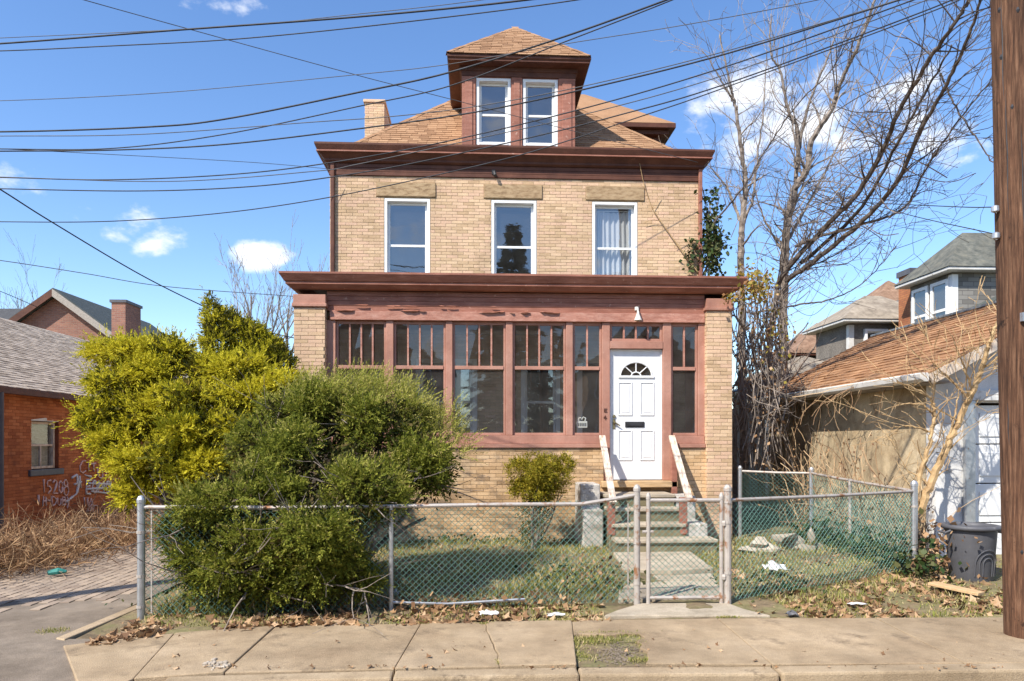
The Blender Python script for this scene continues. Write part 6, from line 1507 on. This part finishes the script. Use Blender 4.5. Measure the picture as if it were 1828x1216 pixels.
L1_ = strip(2300, -3.1, 1.3, sw_back, .42) + strip(900, 2.5, 5.6, sw_back, .55) + strip(420, 5.4, 9.0, sw_back, .9)
L2_ = [(x, y, z) for x, y, z in zip(*on_yard(1500, (-3.0, 5.2), (7.0, 11.0)))]
L3_ = [(x, y, z) for x, y, z in zip(*on_yard(420, (3.0, 5.4), (7.2, 8.2)))] + [(rnd.gauss(-.35, .35), rnd.gauss(6.95, .12), .03) for _ in range(160)]
L4_ = [(*G(rnd.uniform(150, 1800), rnd.uniform(1106, 1190), .004),) for _ in range(60)] + [(*G(rnd.uniform(300, 1800), 1191 + rnd.gauss(0, 2), .004),) for _ in range(90)]
o = link('leaf_crumbs', mesh_np('leaf_crumbs', *leaf_litter(L4_, .022)), M_['leaf']); tag(o, 'leaf crumbs scattered on the sidewalk and along the kerb joint', 'leaves', kind='stuff')
o = link('fallen_leaves', mesh_np('fallen_leaves', *leaf_litter(L1_ + L2_ + L3_, .052)), M_['leaf']); tag(o, 'brown fallen leaves drifted along the fence and sidewalk edge', 'leaves', kind='stuff')

# ------------------------------------------------------------------ small things
BN = thing('trash_can', 'dark grey ribbed plastic trash can in front of the white garage', 'trash can', at(1733, 1036, 7.9)); c = at(1733, 1036, 7.9)
mb = MB(); mb.lathe(c, [(0, .0), (.205, 0), (.215, .02), (.255, .56), (.262, .60), (.245, .60), (.235, .56), (.19, .04), (0, .035)], 28); body = mb.build('body', M_['bin'], BN, 0, True)
mb = MB(); mb.lathe(c, [(.262, .585), (.295, .59), (.30, .615), (.292, .635), (.25, .64), (.245, .60)], 28); mb.build('rim', M_['bin'], BN, 0, True)
rb = MB()
for rad in (.06, .10, .14):
    pts = [c + Vector((math.cos(t) * rad * .95 + .03, 0, .22 + math.sin(t) * rad * 1.15)) for t in np.linspace(0, math.pi, 12)]; pts = [pts[0] - Vector((0, 0, .14))] + pts + [pts[-1] - Vector((0, 0, .14))]
    P_ = []
    for p in pts:
        dx = p.x - c.x; rr_ = .222 + .04 * (p.z - c.z) / .56 + .004; P_.append(Vector((p.x, c.y - math.sqrt(max(.001, rr_ ** 2 - dx ** 2)), p.z)))
    rb.tube(P_, .006, 5)
rb.build('moulded_arch', M_['bin'], BN)
for s in (-1, 1): MB().tube([c + Vector((s * .27, -.06, .58)), c + Vector((s * .33, -.05, .55)), c + Vector((s * .33, .05, .55)), c + Vector((s * .27, .06, .58))], .014, 6).build('handle', M_['bin'], BN)
leaf_cloud([c + Vector((rnd.gauss(-.1, .09), -.24 + rnd.gauss(0, .05), rnd.uniform(.45, .66))) for _ in range(9)], .045, 'leaf', 'rim_leaves', GV)
p, q = G(1662, 1046, .07), G(1752, 1064, .05); mb = MB().beam(p + Vector((0, 0, .03)), q + Vector((0, 0, .02)), .14, .03); o = mb.build('plank', M_['plank'], None, .004); tag(o, 'bare pine plank lying in the leaves by the trash can', 'plank')
rb_ = random.Random(77)
def chunk(c, s, seed):
    rr = random.Random(seed); mb = MB(); V = []
    for k in range(14):
        v = Vector((rr.gauss(0, 1), rr.gauss(0, 1), rr.gauss(0, 1))).normalized(); V.append(c + Vector((v.x * s[0] * rr.uniform(.75, 1.1), v.y * s[1] * rr.uniform(.75, 1.1), v.z * s[2] * rr.uniform(.7, 1.1))))
    import bmesh
    bm = bmesh.new(); [bm.verts.new(v) for v in V]; bmesh.ops.convex_hull(bm, input=bm.verts); me = bpy.data.meshes.new('concrete_chunk'); bm.to_mesh(me); bm.free(); return me
for k, (px_, py_, s, lb) in enumerate(((1385, 985, (.42, .3, .16), 'broad pale concrete chunk, largest of the rubble in the side yard'), (1342, 983, (.2, .18, .10), 'flat concrete chunk at the left end of the rubble'), (1437, 985, (.15, .13, .19), 'upright broken concrete chunk near the middle of the side yard'), (1462, 990, (.13, .13, .14), 'rounded concrete chunk at the right end of the rubble'), (1425, 968, (.12, .1, .13), 'small concrete chunk on top of the rubble heap'), (1448, 957, (.06, .05, .13), 'pointed shard sticking up from the rubble heap'), (1410, 975, (.16, .12, .1), 'middle concrete chunk leaning on the largest one'), (1362, 972, (.2, .16, .12), 'grey concrete chunk behind the left part of the rubble heap'), (1400, 962, (.22, .14, .13), 'long concrete chunk along the back of the rubble heap'), (1478, 1000, (.09, .08, .08), 'small block lying apart at the right foot of the rubble'))):
    p = at(px_, py_, 9.75 - .05 * (k % 3)); p.z = max(p.z, .1)
    o = link('concrete_chunk', chunk(p, s, 90 + k), M_['rubble']); tag(o, lb, 'rubble', 'rubble heap in the side yard')
def crumple(name, c, s, m, label, cat, seed):
    rr = random.Random(seed); mb = MB(); n = 5; 
    for j in range(n + 1):
        for i in range(n + 1): mb.v.append((c.x + (i / n - .5) * s[0] + rr.uniform(-.1, .1) * s[0], c.y + (j / n - .5) * s[1] + rr.uniform(-.1, .1) * s[1], c.z + s[2] * (rr.uniform(0, 1) * (1 - abs(i / n - .5) * 1.2) * (1 - abs(j / n - .5) * 1.2))))
    for j in range(n):
        for i in range(n): a = j * (n + 1) + i; mb.f.append((a, a + 1, a + n + 2, a + n + 1))
    o = mb.build(name, M_[m]); so = o.modifiers.new('thickness', 'SOLIDIFY'); so.thickness = .004; tag(o, label, cat)
crumple('plastic_bag', G(1384, 1017, .12), (.22, .22, .2), 'paper', 'crumpled white plastic bag in the side yard grass', 'bag', 1)
crumple('paper_scrap', G(872, 1096, .02), (.17, .1, .06), 'paper', 'white paper scrap in the leaves before the cracked slab', 'litter', 2)
crumple('paper_scrap', G(992, 1098, .02), (.15, .08, .04), 'paper', 'pale crumpled scrap in the leaves left of the gate', 'litter', 3)
crumple('paper_scrap', G(1530, 1078, .04), (.16, .06, .03), 'paper', 'thin white scrap in the leaves right of the gate', 'litter', 4)
crumple('paper_scrap', G(706, 1062, .03), (.06, .06, .12), 'paper', 'tiny upright white scrap by the middle fence post', 'litter', 5)
crumple('paper_scrap', G(1413, 1098, .01), (.1, .08, .07), 'bin', 'grey crumpled scrap on the grass edge right of the gate', 'litter', 6)
mb = MB(); c = G(102, 1027, -.0); mb.tube([c + Vector((-.1, 0, .03)), c + Vector((.02, 0, .05)), c + Vector((.1, .02, .04))], [.03, .04, .02], 8); bo = mb.build('bottle', M_['teal']); tag(bo, 'teal plastic bottle lying at the edge of the dry brush', 'bottle')

# ---- spruce across the street, mirrored in the middle upper window
SP = thing('spruce', 'tall dark spruce across the street, mirrored in the middle upper window', 'tree', (2.1, -14, -.1))
MB().tube([(2.1, -14, -.2), (2.1, -14, 14)], [.2, .02], 7).build('trunk', M_['darkbark'], SP)
n = 9000; t = nr.random(n) ** .6; z = 14.2 - t * 12.5; a = nr.uniform(0, 6.283, n); lay = .75 + .25 * np.sin(z * 9); r = (t * 3.4) * lay * nr.random(n) ** .4
B = np.column_stack([2.1 + r * np.cos(a), -14 + r * np.sin(a), z - r * .25]); d = unit(np.column_stack([np.cos(a), np.sin(a), -.35 + nr.normal(0, .2, n)])); w = unit(np.cross(d, nr.normal(size=(n, 3))))
leaf_np([blades(B, d, w, .5, .16)], 'crown', 'spruce', SP)
